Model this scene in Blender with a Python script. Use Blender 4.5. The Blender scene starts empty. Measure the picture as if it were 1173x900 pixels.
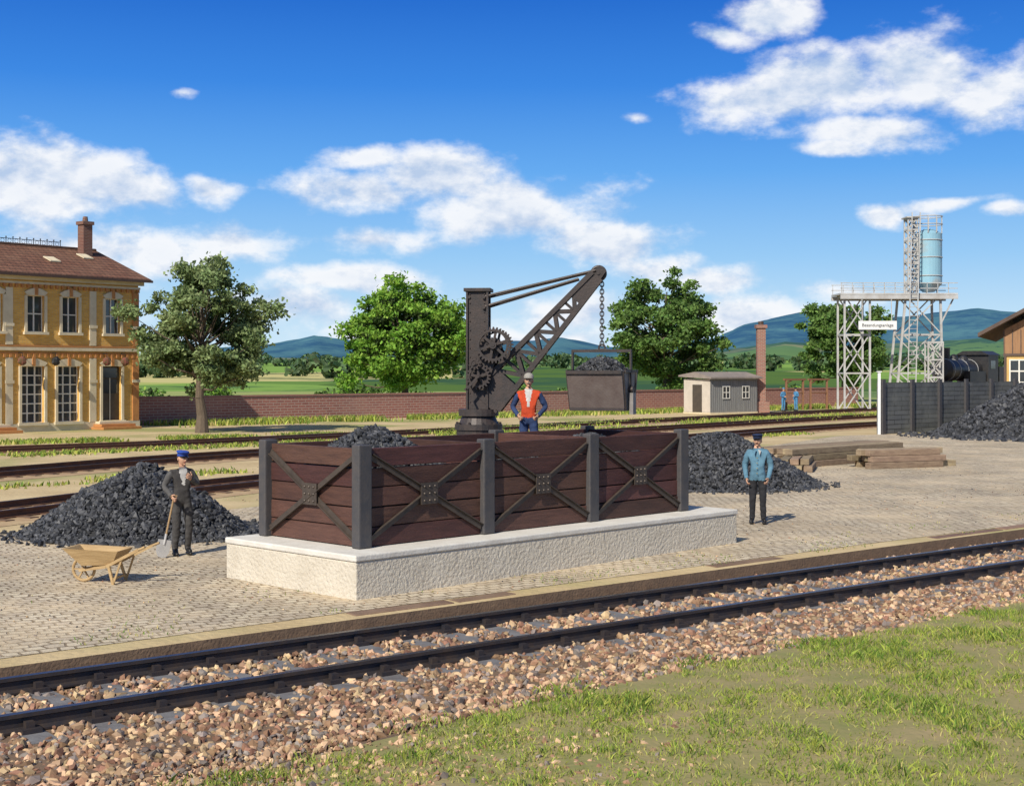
import bpy, bmesh, math, random
import numpy as np
from mathutils import Vector, Matrix, noise as mnoise
random.seed(7); rng=np.random.default_rng(7)
S=bpy.context.scene
S.view_settings.view_transform='Standard'; S.view_settings.look='None'; S.view_settings.exposure=0

# ------------------------------------------------------------ materials
def nt(name):
    m=bpy.data.materials.new(name); m.use_nodes=True
    n=m.node_tree; return m,n,n.nodes,n.links,n.nodes['Principled BSDF']
def c4(c): return (c[0],c[1],c[2],1)
def MAT(name,col,col2=None,scale=3,rough=.8,bump=0,bscale=30,metal=0,island=0,stretch=(1,1,1),spec=.4,transl=0,hard=.2,col3=None,scale3=1.0,bdist=.02,hue=.015):
    m,n,N,L,b=nt(name)
    tc=N.new('ShaderNodeTexCoord'); mp=N.new('ShaderNodeMapping'); mp.inputs['Scale'].default_value=stretch
    L.new(tc.outputs['Object'],mp.inputs['Vector'])
    col2=col2 or tuple(c*.7 for c in col)
    no=N.new('ShaderNodeTexNoise'); no.inputs['Scale'].default_value=scale; no.inputs['Detail'].default_value=5; no.inputs['Roughness'].default_value=.65
    L.new(mp.outputs[0],no.inputs['Vector'])
    mr=N.new('ShaderNodeMapRange'); mr.inputs['From Min'].default_value=.5-hard; mr.inputs['From Max'].default_value=.5+hard
    L.new(no.outputs[0],mr.inputs[0])
    mx=N.new('ShaderNodeMixRGB'); mx.inputs[1].default_value=c4(col); mx.inputs[2].default_value=c4(col2); L.new(mr.outputs[0],mx.inputs[0])
    out=mx.outputs[0]
    if col3:
        n3=N.new('ShaderNodeTexNoise'); n3.inputs['Scale'].default_value=scale3; n3.inputs['Detail'].default_value=5
        L.new(tc.outputs['Object'],n3.inputs['Vector'])
        r3=N.new('ShaderNodeMapRange'); r3.inputs['From Min'].default_value=.5; r3.inputs['From Max'].default_value=.62; L.new(n3.outputs[0],r3.inputs[0])
        m3=N.new('ShaderNodeMixRGB'); m3.inputs[2].default_value=c4(col3); L.new(r3.outputs[0],m3.inputs[0]); L.new(out,m3.inputs[1]); out=m3.outputs[0]
    if island:
        g=N.new('ShaderNodeNewGeometry'); ri=N.new('ShaderNodeMapRange'); ri.inputs['To Min'].default_value=1-island; ri.inputs['To Max'].default_value=1+island
        L.new(g.outputs['Random Per Island'],ri.inputs[0])
        hs=N.new('ShaderNodeHueSaturation'); L.new(ri.outputs[0],hs.inputs['Value']); L.new(out,hs.inputs['Color'])
        wn=N.new('ShaderNodeMath'); wn.operation='MULTIPLY'; wn.inputs[1].default_value=37.7; L.new(g.outputs['Random Per Island'],wn.inputs[0])
        fr=N.new('ShaderNodeMath'); fr.operation='FRACT'; L.new(wn.outputs[0],fr.inputs[0])
        rh=N.new('ShaderNodeMapRange'); rh.inputs['To Min'].default_value=.5-hue; rh.inputs['To Max'].default_value=.5+hue; L.new(fr.outputs[0],rh.inputs[0]); L.new(rh.outputs[0],hs.inputs['Hue'])
        out=hs.outputs[0]
    L.new(out,b.inputs['Base Color'])
    b.inputs['Roughness'].default_value=rough; b.inputs['Metallic'].default_value=metal; b.inputs['Specular IOR Level'].default_value=spec
    if bump:
        nb=N.new('ShaderNodeTexNoise'); nb.inputs['Scale'].default_value=bscale; nb.inputs['Detail'].default_value=4; L.new(mp.outputs[0],nb.inputs['Vector'])
        bp=N.new('ShaderNodeBump'); bp.inputs['Strength'].default_value=bump; bp.inputs['Distance'].default_value=bdist
        L.new(nb.outputs[0],bp.inputs['Height']); L.new(bp.outputs[0],b.inputs['Normal'])
    if transl:
        t=N.new('ShaderNodeBsdfTranslucent'); L.new(out,t.inputs['Color']); ms=N.new('ShaderNodeMixShader'); ms.inputs[0].default_value=transl
        L.new(b.outputs[0],ms.inputs[1]); L.new(t.outputs[0],ms.inputs[2]); L.new(ms.outputs[0],N['Material Output'].inputs[0])
    return m
def BRICK(name,c1,c2,mortar,d,bw=.25,bh=.08,ms=.012,rough=.85,bump=.4,horizontal=False,warp=0,stain=(.25,.2,.15),stainamt=.3,offs=.5,sfrom=.4,sto=.7,sscale=.9):
    m,n,N,L,b=nt(name)
    tc=N.new('ShaderNodeTexCoord')
    dp=N.new('ShaderNodeVectorMath'); dp.operation='DOT_PRODUCT'; dp.inputs[1].default_value=(d[0],d[1],0); L.new(tc.outputs['Object'],dp.inputs[0])
    cb=N.new('ShaderNodeCombineXYZ'); L.new(dp.outputs['Value'],cb.inputs[0])
    if horizontal:
        d2=N.new('ShaderNodeVectorMath'); d2.operation='DOT_PRODUCT'; d2.inputs[1].default_value=(-d[1],d[0],0); L.new(tc.outputs['Object'],d2.inputs[0]); L.new(d2.outputs['Value'],cb.inputs[1])
    else:
        sp=N.new('ShaderNodeSeparateXYZ'); L.new(tc.outputs['Object'],sp.inputs[0]); L.new(sp.outputs[2],cb.inputs[1])
    vec=cb.outputs[0]
    if warp:
        wn=N.new('ShaderNodeTexNoise'); wn.inputs['Scale'].default_value=1.3; wn.inputs['Detail'].default_value=4; L.new(vec,wn.inputs['Vector'])
        sc=N.new('ShaderNodeVectorMath'); sc.operation='SCALE'; sc.inputs['Scale'].default_value=warp; L.new(wn.outputs['Color'],sc.inputs[0])
        ad=N.new('ShaderNodeVectorMath'); ad.operation='ADD'; L.new(vec,ad.inputs[0]); L.new(sc.outputs[0],ad.inputs[1]); vec=ad.outputs[0]
    bt=N.new('ShaderNodeTexBrick'); bt.offset=offs
    bt.inputs['Scale'].default_value=1; bt.inputs['Brick Width'].default_value=bw; bt.inputs['Row Height'].default_value=bh; bt.inputs['Mortar Size'].default_value=ms; bt.inputs['Mortar Smooth'].default_value=.3
    bt.inputs['Color1'].default_value=c4(c1); bt.inputs['Color2'].default_value=c4(c2); bt.inputs['Mortar'].default_value=c4(mortar); L.new(vec,bt.inputs['Vector'])
    no=N.new('ShaderNodeTexNoise'); no.inputs['Scale'].default_value=sscale; no.inputs['Detail'].default_value=8; no.inputs['Roughness'].default_value=.7; L.new(tc.outputs['Object'],no.inputs['Vector'])
    mr=N.new('ShaderNodeMapRange'); mr.inputs['From Min'].default_value=sfrom; mr.inputs['From Max'].default_value=sto; mr.inputs['To Max'].default_value=stainamt; L.new(no.outputs[0],mr.inputs[0])
    mx=N.new('ShaderNodeMixRGB'); mx.inputs[2].default_value=c4(stain); L.new(mr.outputs[0],mx.inputs[0]); L.new(bt.outputs[0],mx.inputs[1])
    out=mx.outputs[0]
    if horizontal:
        n4=N.new('ShaderNodeTexNoise'); n4.inputs['Scale'].default_value=.35; n4.inputs['Detail'].default_value=9; n4.inputs['Roughness'].default_value=.7; L.new(tc.outputs['Object'],n4.inputs['Vector'])
        r4=N.new('ShaderNodeMapRange'); r4.inputs['From Min'].default_value=.35; r4.inputs['From Max'].default_value=.65; r4.inputs['To Min'].default_value=.72; r4.inputs['To Max'].default_value=1.15; L.new(n4.outputs[0],r4.inputs[0])
        hs=N.new('ShaderNodeHueSaturation'); L.new(r4.outputs[0],hs.inputs['Value']); L.new(out,hs.inputs['Color']); out=hs.outputs[0]
    L.new(out,b.inputs['Base Color']); b.inputs['Roughness'].default_value=rough; b.inputs['Specular IOR Level'].default_value=.25
    n2=N.new('ShaderNodeTexNoise'); n2.inputs['Scale'].default_value=25; n2.inputs['Detail'].default_value=4; L.new(tc.outputs['Object'],n2.inputs['Vector'])
    ma=N.new('ShaderNodeMath'); ma.operation='MULTIPLY_ADD'; ma.inputs[1].default_value=.8; L.new(n2.outputs[0],ma.inputs[0])
    iv=N.new('ShaderNodeMath'); iv.operation='SUBTRACT'; iv.inputs[0].default_value=1; L.new(bt.outputs['Fac'],iv.inputs[1]); L.new(iv.outputs[0],ma.inputs[2])
    bp=N.new('ShaderNodeBump'); bp.inputs['Strength'].default_value=bump; bp.inputs['Distance'].default_value=.02; L.new(ma.outputs[0],bp.inputs['Height']); L.new(bp.outputs[0],b.inputs['Normal'])
    return m

# ------------------------------------------------------------ mesh builder
def group(name,loc):
    e=bpy.data.objects.new(name,None); e.empty_display_size=.3; e.location=loc; S.collection.objects.link(e); return e
def finish(o,parent=None):
    S.collection.objects.link(o)
    if parent:
        o.parent=parent; o.matrix_parent_inverse=Matrix.Translation(-Vector(parent.location))
    return o
class MB:
    def __init__(s,M=None): s.v=[];s.f=[];s.m=[];s.mats=[];s.M=M or Matrix.Identity(4)
    def mi(s,mat):
        if mat not in s.mats: s.mats.append(mat)
        return s.mats.index(mat)
    def add(s,vs,fs,mat,M=None):
        T=s.M@M if M is not None else s.M
        o=len(s.v); s.v+= [tuple(T@Vector(p)) for p in vs]; i=s.mi(mat)
        for f in fs: s.f.append([o+k for k in f]); s.m.append(i)
    def box(s,lo,hi,mat,M=None):
        x0,y0,z0=lo;x1,y1,z1=hi
        s.add([(x0,y0,z0),(x1,y0,z0),(x1,y1,z0),(x0,y1,z0),(x0,y0,z1),(x1,y0,z1),(x1,y1,z1),(x0,y1,z1)],
              [(0,3,2,1),(4,5,6,7),(0,1,5,4),(1,2,6,5),(2,3,7,6),(3,0,4,7)],mat,M)
    def beam(s,p,q,w,h,mat,up=(0,0,1)):
        p=Vector(p);q=Vector(q);d=(q-p).normalized();up=Vector(up)
        if abs(d.dot(up))>.99: up=Vector((0,1,0))
        a=d.cross(up).normalized()*(w/2); b=a.cross(d).normalized()*(h/2)
        vs=[p-a-b,p+a-b,p+a+b,p-a+b,q-a-b,q+a-b,q+a+b,q-a+b]
        s.add(vs,[(0,3,2,1),(4,5,6,7),(0,1,5,4),(1,2,6,5),(2,3,7,6),(3,0,4,7)],mat)
    def cyl(s,p,q,r1,r2,mat,n=12,caps=True):
        p=Vector(p);q=Vector(q);d=(q-p).normalized();up=Vector((0,0,1)) if abs(d.z)<.95 else Vector((1,0,0))
        a=d.cross(up).normalized();b=a.cross(d)
        vs=[];
        for c,r in((p,r1),(q,r2)):
            for i in range(n):
                t=2*math.pi*i/n; vs.append(c+a*math.cos(t)*r+b*math.sin(t)*r)
        fs=[(i,(i+1)%n,n+(i+1)%n,n+i) for i in range(n)]
        if caps: fs+=[tuple(range(n))[::-1],tuple(range(n,2*n))]
        s.add(vs,fs,mat)
    def sph(s,c,r,mat,seg=12,rings=8,fn=None,M=None):
        if not hasattr(r,'__len__'): r=(r,r,r)
        vs=[(0,0,-1)]
        for j in range(1,rings):
            ph=-math.pi/2+math.pi*j/rings
            for i in range(seg):
                t=2*math.pi*i/seg; vs.append((math.cos(ph)*math.cos(t),math.cos(ph)*math.sin(t),math.sin(ph)))
        vs.append((0,0,1)); top=len(vs)-1
        fs=[(0,1+(i+1)%seg,1+i) for i in range(seg)]
        for j in range(rings-2):
            for i in range(seg):
                a=1+j*seg+i;b=1+j*seg+(i+1)%seg; fs.append((a,b,b+seg,a+seg))
        fs+=[(top,1+(rings-2)*seg+i,1+(rings-2)*seg+(i+1)%seg) for i in range(seg)]
        out=[]
        for p in vs:
            p=Vector((p[0]*r[0],p[1]*r[1],p[2]*r[2]))
            if fn: p=fn(p)
            out.append(p+Vector(c))
        s.add(out,fs,mat,M)
    def prism(s,pts,off,mat):
        n=len(pts);off=Vector(off);vs=[Vector(p) for p in pts]; vs=vs+[p+off for p in vs]
        fs=[tuple(range(n))[::-1],tuple(range(n,2*n))]+[(i,(i+1)%n,n+(i+1)%n,n+i) for i in range(n)]
        s.add(vs,fs,mat)
    def torus(s,c,ax,R,r,mat,n=18,k=6,sx=1,xa=None):
        ax=Vector(ax).normalized(); a=Vector(xa).normalized() if xa else ax.orthogonal().normalized(); b=ax.cross(a)
        vs=[]
        for i in range(n):
            t=2*math.pi*i/n; d=a*math.cos(t)*sx+b*math.sin(t); dn=(a*math.cos(t)+b*math.sin(t)*sx).normalized() if sx!=1 else d
            for j in range(k):
                u=2*math.pi*j/k; vs.append(Vector(c)+d*R+dn*math.cos(u)*r+ax*math.sin(u)*r)
        s.add(vs,[(i*k+j,((i+1)%n)*k+j,((i+1)%n)*k+(j+1)%k,i*k+(j+1)%k) for i in range(n) for j in range(k)],mat)
    def obj(s,name,parent=None,smooth=False,bevel=0,recalc=True):
        V=np.array(s.v); c=Vector(((V[:,0].min()+V[:,0].max())/2,(V[:,1].min()+V[:,1].max())/2,V[:,2].min()))
        me=bpy.data.meshes.new(name); me.from_pydata([tuple(Vector(p)-c) for p in s.v],[],s.f)
        for m in s.mats: me.materials.append(m)
        me.polygons.foreach_set('material_index',s.m)
        if recalc:
            bm=bmesh.new();bm.from_mesh(me);bmesh.ops.recalc_face_normals(bm,faces=bm.faces);bm.to_mesh(me);bm.free()
        if smooth: me.polygons.foreach_set('use_smooth',[True]*len(me.polygons))
        o=bpy.data.objects.new(name,me); o.location=c
        finish(o,parent)
        if bevel:
            b=o.modifiers.new('b','BEVEL'); b.width=bevel; b.segments=2; b.limit_method='ANGLE'; b.angle_limit=.6
        return o
def arr_obj(name,V,F,mats,mi=None,parent=None,smooth=False):
    V=np.asarray(V,dtype=np.float32);F=np.asarray(F,dtype=np.int32);k=F.shape[1]
    me=bpy.data.meshes.new(name); me.vertices.add(len(V)); me.vertices.foreach_set('co',V.ravel())
    me.loops.add(F.size); me.loops.foreach_set('vertex_index',F.ravel())
    me.polygons.add(len(F)); me.polygons.foreach_set('loop_start',np.arange(0,F.size,k,dtype=np.int32))
    for m in mats: me.materials.append(m)
    if mi is not None: me.polygons.foreach_set('material_index',np.asarray(mi,dtype=np.int32))
    me.polygons.foreach_set('use_smooth',np.full(len(F),bool(smooth)))
    me.update(calc_edges=True)
    o=bpy.data.objects.new(name,me); return finish(o,parent)
g=(1+5**.5)/2
ICO=np.array([(-1,g,0),(1,g,0),(-1,-g,0),(1,-g,0),(0,-1,g),(0,1,g),(0,-1,-g),(0,1,-g),(g,0,-1),(g,0,1),(-g,0,-1),(-g,0,1)],dtype=float)/math.sqrt(1+g*g)
ICF=np.array([(0,11,5),(0,5,1),(0,1,7),(0,7,10),(0,10,11),(1,5,9),(5,11,4),(11,10,2),(10,7,6),(7,1,8),(3,9,4),(3,4,2),(3,2,6),(3,6,8),(3,8,9),(4,9,5),(2,4,11),(6,2,10),(8,6,7),(9,8,1)])
def randrot(n):
    q=rng.normal(size=(n,4)); q/=np.linalg.norm(q,axis=1)[:,None]; w,x,y,z=q.T
    return np.stack([np.stack([1-2*(y*y+z*z),2*(x*y-z*w),2*(x*z+y*w)],1),np.stack([2*(x*y+z*w),1-2*(x*x+z*z),2*(y*z-x*w)],1),np.stack([2*(x*z-y*w),2*(y*z+x*w),1-2*(x*x+y*y)],1)],1)
def stones(P,size,jit=.28,flat=.7):
    n=len(P); base=ICO[None]*(1+rng.uniform(-jit,jit,(n,12,1))); sc=np.stack([rng.uniform(.8,1.35,n),rng.uniform(.65,1.1,n),rng.uniform(flat*.7,flat*1.2,n)],1)
    V=np.einsum('nij,nkj->nki',randrot(n),base*sc[:,None,:])*np.asarray(size).reshape(-1,1,1)+P[:,None,:]
    F=ICF[None]+(np.arange(n)*12)[:,None,None]
    return V.reshape(-1,3),F.reshape(-1,3)

# ------------------------------------------------------------ people
m_skin=MAT('skin',(.60,.35,.23),(.52,.29,.18),scale=20,rough=.6)
m_hair=MAT('hair',(.06,.035,.02),(.1,.06,.04),scale=60,rough=.8)
m_hairg=MAT('hair_grey',(.35,.33,.3),(.25,.23,.2),scale=60,rough=.8)
m_dark=MAT('eye_dark',(.01,.01,.01),rough=.3); m_lip=MAT('lips',(.40,.15,.12),rough=.6); m_white=MAT('eye_white',(.7,.7,.7),rough=.3)
m_shoe=MAT('shoe_leather',(.02,.018,.016),rough=.4)
def cloth(n,c,k=.6): return MAT(n,c,tuple(x*k for x in c),scale=7,rough=.9,bump=.6,bscale=9,bdist=.04)
def hand(mb,w,d,pnrm,thumb,curl,sc=1.0,mat=None):
    mat=mat or m_skin
    w=Vector(w);d=Vector(d).normalized();pnrm=Vector(pnrm);pnrm=(pnrm-d*pnrm.dot(d)).normalized();s=d.cross(pnrm).normalized()*thumb
    R=Matrix((( s.x,pnrm.x,d.x,0),(s.y,pnrm.y,d.y,0),(s.z,pnrm.z,d.z,0),(0,0,0,1)))
    mb.sph((0,0,0),(.042*sc,.018*sc,.055*sc),mat,10,8,M=Matrix.Translation(w+d*.045*sc)@R)
    for i,L in enumerate((.068,.078,.072,.056)):
        p=w+d*.085*sc+s*((.030-.02*i)*sc); a=curl*(.6+.08*i); dd=(d*math.cos(a*.4)+pnrm*math.sin(a*.4)+s*(.12-.08*i)).normalized(); r=.0095*sc
        for k,fr in enumerate((.45,.32,.23)):
            q=p+dd*L*fr*sc; mb.cyl(p,q,r,r*.9,mat,7); mb.sph(q,r*.93,mat,7,5); p=q; r*=.9
            a+=curl; dd=(d*math.cos(a)+pnrm*math.sin(a)).normalized()
    p=w+d*.03*sc+s*.034*sc; dd=(d*.65+s*.7+pnrm*.25).normalized(); r=.012*sc
    for fr in (.04,.03):
        q=p+dd*fr*sc; mb.cyl(p,q,r,r*.88,mat,7); mb.sph(q,r*.9,mat,7,5); p=q; r*=.88; dd=(dd*.8+d*.4+pnrm*curl*.3).normalized()
def person(name,loc,yaw,J,cols,hem=None,head_yaw=0,head_pitch=0,hat='cap',hatmat=None,hair=None,shirt=None,scale=1,curl=(.5,.5),palm=None,moust=False,extra=None,jr=0):
    D=dict(pel=(0,0,.96),sp=(0,-.01,1.10),ch=(0,-.01,1.30),nb=(0,0,1.46),nt=(0,-.015,1.55),
      shR=(-.175,0,1.41),elR=(-.235,.03,1.13),wrR=(-.235,-.04,.87),shL=(.175,0,1.41),elL=(.235,.03,1.13),wrL=(.235,-.04,.87),
      hiR=(-.09,0,.90),knR=(-.10,-.02,.49),anR=(-.11,.03,.10),toR=(-.125,-.12,.05),hiL=(.09,0,.90),knL=(.10,-.02,.49),anL=(.11,.03,.10),toL=(.125,-.12,.05))
    D.update(J)
    Rr=dict(pel=.125+jr,sp=.125+jr,ch=.14+jr,nb=.075,nt=.055,shR=.075+jr,elR=.052+jr*.7,wrR=.038,shL=.075+jr,elL=.052+jr*.7,wrL=.038,hiR=.10,knR=.072,anR=.056,toR=.038,hiL=.10,knL=.072,anL=.056,toL=.038)
    names=list(D); idx={k:i for i,k in enumerate(names)}
    E=[('pel','sp','torso'),('sp','ch','torso'),('ch','nb','torso'),('nb','nt','neck')]
    for q in 'RL': E+=[('ch','sh'+q,'torso'),('sh'+q,'el'+q,'arm'),('el'+q,'wr'+q,'arm'),('pel','hi'+q,'leg'),('hi'+q,'kn'+q,'leg'),('kn'+q,'an'+q,'leg'),('an'+q,'to'+q,'foot')]
    me=bpy.data.meshes.new('tmp'); me.from_pydata([D[k] for k in names],[(idx[a],idx[b]) for a,b,_ in E],[])
    o=bpy.data.objects.new('tmp',me); S.collection.objects.link(o)
    sk=o.modifiers.new('s','SKIN'); sk.use_smooth_shade=True; sk.branch_smoothing=.3
    lay=me.skin_vertices[0].data
    for k,i in idx.items():
        lay[i].radius=(Rr[k],Rr[k]); lay[i].use_root=(k=='pel')
    sb=o.modifiers.new('ss','SUBSURF'); sb.levels=3; sb.render_levels=3
    dg=bpy.context.evaluated_depsgraph_get(); ev=o.evaluated_get(dg); bm_=bpy.data.meshes.new_from_object(ev)
    bpy.data.objects.remove(o)
    e=group(name,loc); Mw=Matrix.Translation(loc)@Matrix.Rotation(yaw,4,'Z')@Matrix.Scale(scale,4)
    mats=[cols['torso'],cols['arm'],cols['leg'],m_shoe,m_skin,shirt or cols['torso']]
    for m in mats: bm_.materials.append(m)
    lab={'torso':0,'arm':1,'leg':2,'foot':3,'neck':4}
    for v in bm_.vertices:
        c=v.co
        if c.z<1.48: v.co=c+v.normal*(.010*mnoise.noise(Vector((c.x*9,c.y*9,c.z*16))) )
    for p in bm_.polygons:
        c=p.center;best=9;bl=0
        for a,b,l in E:
            pa=Vector(D[a]);pb=Vector(D[b]);dd=pb-pa;t=max(0,min(1,(c-pa).dot(dd)/dd.length_squared));dist=(c-pa-dd*t).length-(Rr[a]*(1-t)+Rr[b]*t)
            if dist<best: best=dist;bl=lab[l]
        if bl in(0,2) and c.z<(hem or .98): bl=2
        if bl==2 and hem and c.z>hem: bl=0
        if bl==2 and c.z<.09: bl=3
        if bl==4 and c.z<1.485: bl=5
        if shirt and bl==0 and p.normal.y<-.25 and c.z>1.18 and abs(c.x)<.015+(c.z-1.18)*.2: bl=5
        p.material_index=bl; p.use_smooth=True
    bm_.transform(Mw)
    bo=bpy.data.objects.new('body',bm_); finish(bo,e)
    Hm=Mw@Matrix.Translation((D['nt'][0],D['nt'][1]-.012,1.63+(D['nt'][2]-1.55)))@Matrix.Rotation(head_yaw,4,'Z')@Matrix.Rotation(head_pitch,4,'X')
    mb=MB(Hm)
    def fn(p):
        x,y,z=p
        if z<0: x*=1-.28*(-z/.12); y=y*(1-.12*(-z/.12))-.012*(-z/.12)
        if y<0: y*=.92
        return Vector((x,y,z))
    mb.sph((0,0,0),(.076,.096,.118),m_skin,20,14,fn)
    mb.sph((0,-.094,-.016),(.013,.02,.024),m_skin,8,6)
    mb.sph((0,-.085,.012),(.009,.012,.03),m_skin,8,6)
    mb.sph((0,-.078,-.088),(.022,.018,.016),m_skin,8,6)
    for sx in(-1,1):
        mb.sph((sx*.028,-.080,.010),(.013,.010,.008),m_white,8,6); mb.sph((sx*.028,-.088,.010),(.006,.004,.006),m_dark,6,5)
        mb.beam((sx*.014,-.089,.028),(sx*.045,-.078,.028),.008,.007,m_hair)
        mb.sph((sx*.077,.008,-.005),(.010,.018,.03),m_skin,8,6)
    mb.sph((0,-.086,-.052),(.024,.008,.006),m_lip,8,5)
    if moust: mb.sph((0,-.092,-.040),(.032,.010,.009),hair or m_hair,8,5)
    mb.sph((0,.018,.018),(.080,.090,.110),hair or m_hair,16,10,lambda p:Vector((p.x,max(p.y,-.03+(0.05 if p.z<.03 else 0)),max(p.z,-.07))))
    mb.obj('head',e,smooth=True)
    if hat:
        mh=MB(Hm)
        if hat=='cap':
            mh.cyl((0,0,.045),(0,.0,.085),.090,.088,hatmat,20); mh.cyl((0,0,.085),(0,-.005,.115),.088,.108,hatmat,20); mh.sph((0,-.005,.115),(.108,.108,.026),hatmat,20,8)
            mh.add([(math.cos(t)*.085,math.sin(t)*.09,.055) for t in np.linspace(math.pi*1.1,math.pi*1.9,9)]+[(math.cos(t)*.088,math.sin(t)*.14,.035) for t in np.linspace(math.pi*1.1,math.pi*1.9,9)],[(i,i+1,10+i,9+i) for i in range(8)],m_dark)
        else:
            mh.sph((0,0,.06),(.092,.105,.085),hatmat,18,10,lambda p:Vector((p.x,p.y,max(p.z,-.01))))
            mh.add([(math.cos(t)*.085,math.sin(t)*.095,.055) for t in np.linspace(math.pi*1.1,math.pi*1.9,9)]+[(math.cos(t)*.085,math.sin(t)*.16,.045) for t in np.linspace(math.pi*1.1,math.pi*1.9,9)],[(i,i+1,10+i,9+i) for i in range(8)],hatmat)
        mh.obj('cap',e,smooth=False)
    mh=MB(Mw)
    for k,q in enumerate('RL'):
        w=Vector(D['wr'+q]);d=(w-Vector(D['el'+q])).normalized()
        pnr=(palm or {}).get(q,(1 if q=='R' else -1,0,0))
        hd=(palm or {}).get('d'+q,d)
        s=Vector(hd).normalized().cross(Vector(pnr)); th=1 if s.dot(Vector((0,-1,.3)))>0 else -1
        hand(mh,w-d*.005,hd,pnr,th,curl[k],1.08)
        mh.cyl(w-d*.05,w+d*.012,.042,.040,cols['arm'],12)
    mh.obj('hands',e,smooth=True)
    ms=MB(Mw)
    for q in 'RL':
        a=Vector(D['an'+q]);t=Vector(D['to'+q]); a.z=t.z=0
        ms.sph(a+(t-a)*.45+Vector((0,0,.035)),(.048,.135,.042),m_shoe,12,8,lambda p:Vector((p.x,p.y,max(p.z,-.033))) ,M=Matrix.Identity(4))
    ms.obj('shoes',e,smooth=True)
    if extra: extra(MB(Mw),e)
    return e
c_blue=cloth('jacket_blue',(.12,.25,.34)); c_black=cloth('trousers_black',(.028,.028,.032)); c_navy=cloth('cap_navy',(.02,.035,.09))
c_vest=cloth('vest_dark',(.060,.055,.052)); c_sleeve=cloth('sleeve_grey',(.11,.105,.10)); c_wsh=cloth('shirt_white',(.6,.58,.54)); c_trd=cloth('trousers_dark',(.075,.07,.066))
c_org=cloth('vest_orange',(.60,.07,.02)); c_bsl=cloth('sleeve_blue',(.03,.055,.14)); c_capb=cloth('cap_blue',(.03,.08,.38)); c_work=cloth('overall_blue',(.09,.28,.50))
m_brass=MAT('brass_button',(.6,.45,.15),rough=.3,metal=.8)
def ex_blue(mb,e):
    for z in (1.0,1.1,1.2,1.3): mb.sph((.0,-.168,z),.012,m_brass,6,5)
    for sx in(-1,1): mb.prism([(sx*.015,-.118,1.47),(sx*.075,-.095,1.44),(sx*.05,-.16,1.36)],(0,-.014,.0),c_wsh if sx>0 else c_blue)
    mb.obj('jacket_trim',e)
person('railway_worker',(4.82,27.4,.006),math.radians(-14),dict(elR=(-.26,.05,1.14),wrR=(-.21,-.10,.90),elL=(.26,.04,1.14),wrL=(.21,-.12,.91),toL=(.16,-.11,.05)),
   dict(torso=c_blue,arm=c_blue,leg=c_black),hem=.86,hatmat=c_navy,moust=True,extra=ex_blue,curl=(.55,.6),head_yaw=-.1,jr=.014)
m_wood=MAT('handle_wood',(.42,.28,.14),(.3,.19,.09),scale=4,rough=.7,stretch=(1,1,.3)); m_shov=MAT('shovel_blade',(.62,.61,.59),(.45,.44,.43),scale=5,rough=.45,metal=.2)
def ex_shov(mb,e):
    top=Vector((-.20,-.24,1.02)); bot=Vector((-.34,-.20,.30))
    mb.cyl(top,bot,.016,.016,m_wood,10); mb.cyl(top+Vector((-.05,0,.0)),top+Vector((.05,0,0)),.016,.016,m_wood,8)
    d=(bot-top).normalized(); s=Vector((0,1,0)).cross(d).normalized()
    pts=[bot-s*.11,bot+s*.11,bot+s*.115+d*.2,bot+s*.07+d*.285,bot+d*.305,bot-s*.07+d*.285,bot-s*.115+d*.2]
    mb.prism(pts,(0,.012,0),m_shov); mb.cyl(bot-d*.1,bot+d*.08,.022,.014,m_shov,8)
    mb.obj('shovel',e)
person('coal_shoveller',(-5.38,22.75,.006),math.radians(30),dict(elR=(-.30,.02,1.17),wrR=(-.235,-.19,1.02),elL=(.27,-.02,1.18),wrL=(.10,-.22,1.30),nt=(0,-.03,1.55),knL=(.11,-.05,.49)),
   dict(torso=c_vest,arm=c_sleeve,leg=c_trd),shirt=c_wsh,hatmat=c_capb,extra=ex_shov,curl=(1.0,.8),head_yaw=.25,head_pitch=.1,scale=.965,palm=dict(R=(.9,-.3,0),L=(-.2,.9,0)))
person('crane_operator',(.30,24.86,1.2),math.radians(-6),dict(elR=(-.30,.05,1.16),wrR=(-.18,-.15,1.02),elL=(.30,.05,1.16),wrL=(.19,-.16,1.02)),
   dict(torso=c_org,arm=c_bsl,leg=c_bsl),shirt=c_wsh,hat='flat',hatmat=m_hairg,hair=m_hairg,curl=(.8,.8),moust=True)
person('yard_worker',(20.2,104,0),math.radians(35),dict(wrR=(-.1,-.2,1.1)),dict(torso=c_work,arm=c_work,leg=c_work),hatmat=c_work,hat='flat')
person('yard_worker',(21.35,105,0),math.radians(-60),dict(wrL=(.1,-.25,1.15)),dict(torso=c_work,arm=c_work,leg=c_work),hatmat=c_navy)

# ------------------------------------------------------------ directions
T=Vector((.78,.624,0)).normalized(); Nn=Vector((-T.y,T.x,0))
def sn(s,n,z=0): return Vector((T.x*s+Nn.x*n,T.y*s+Nn.y*n,z))
U=Vector((.697,.717,0)).normalized(); Vv=Vector((-U.y,U.x,0))

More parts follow.
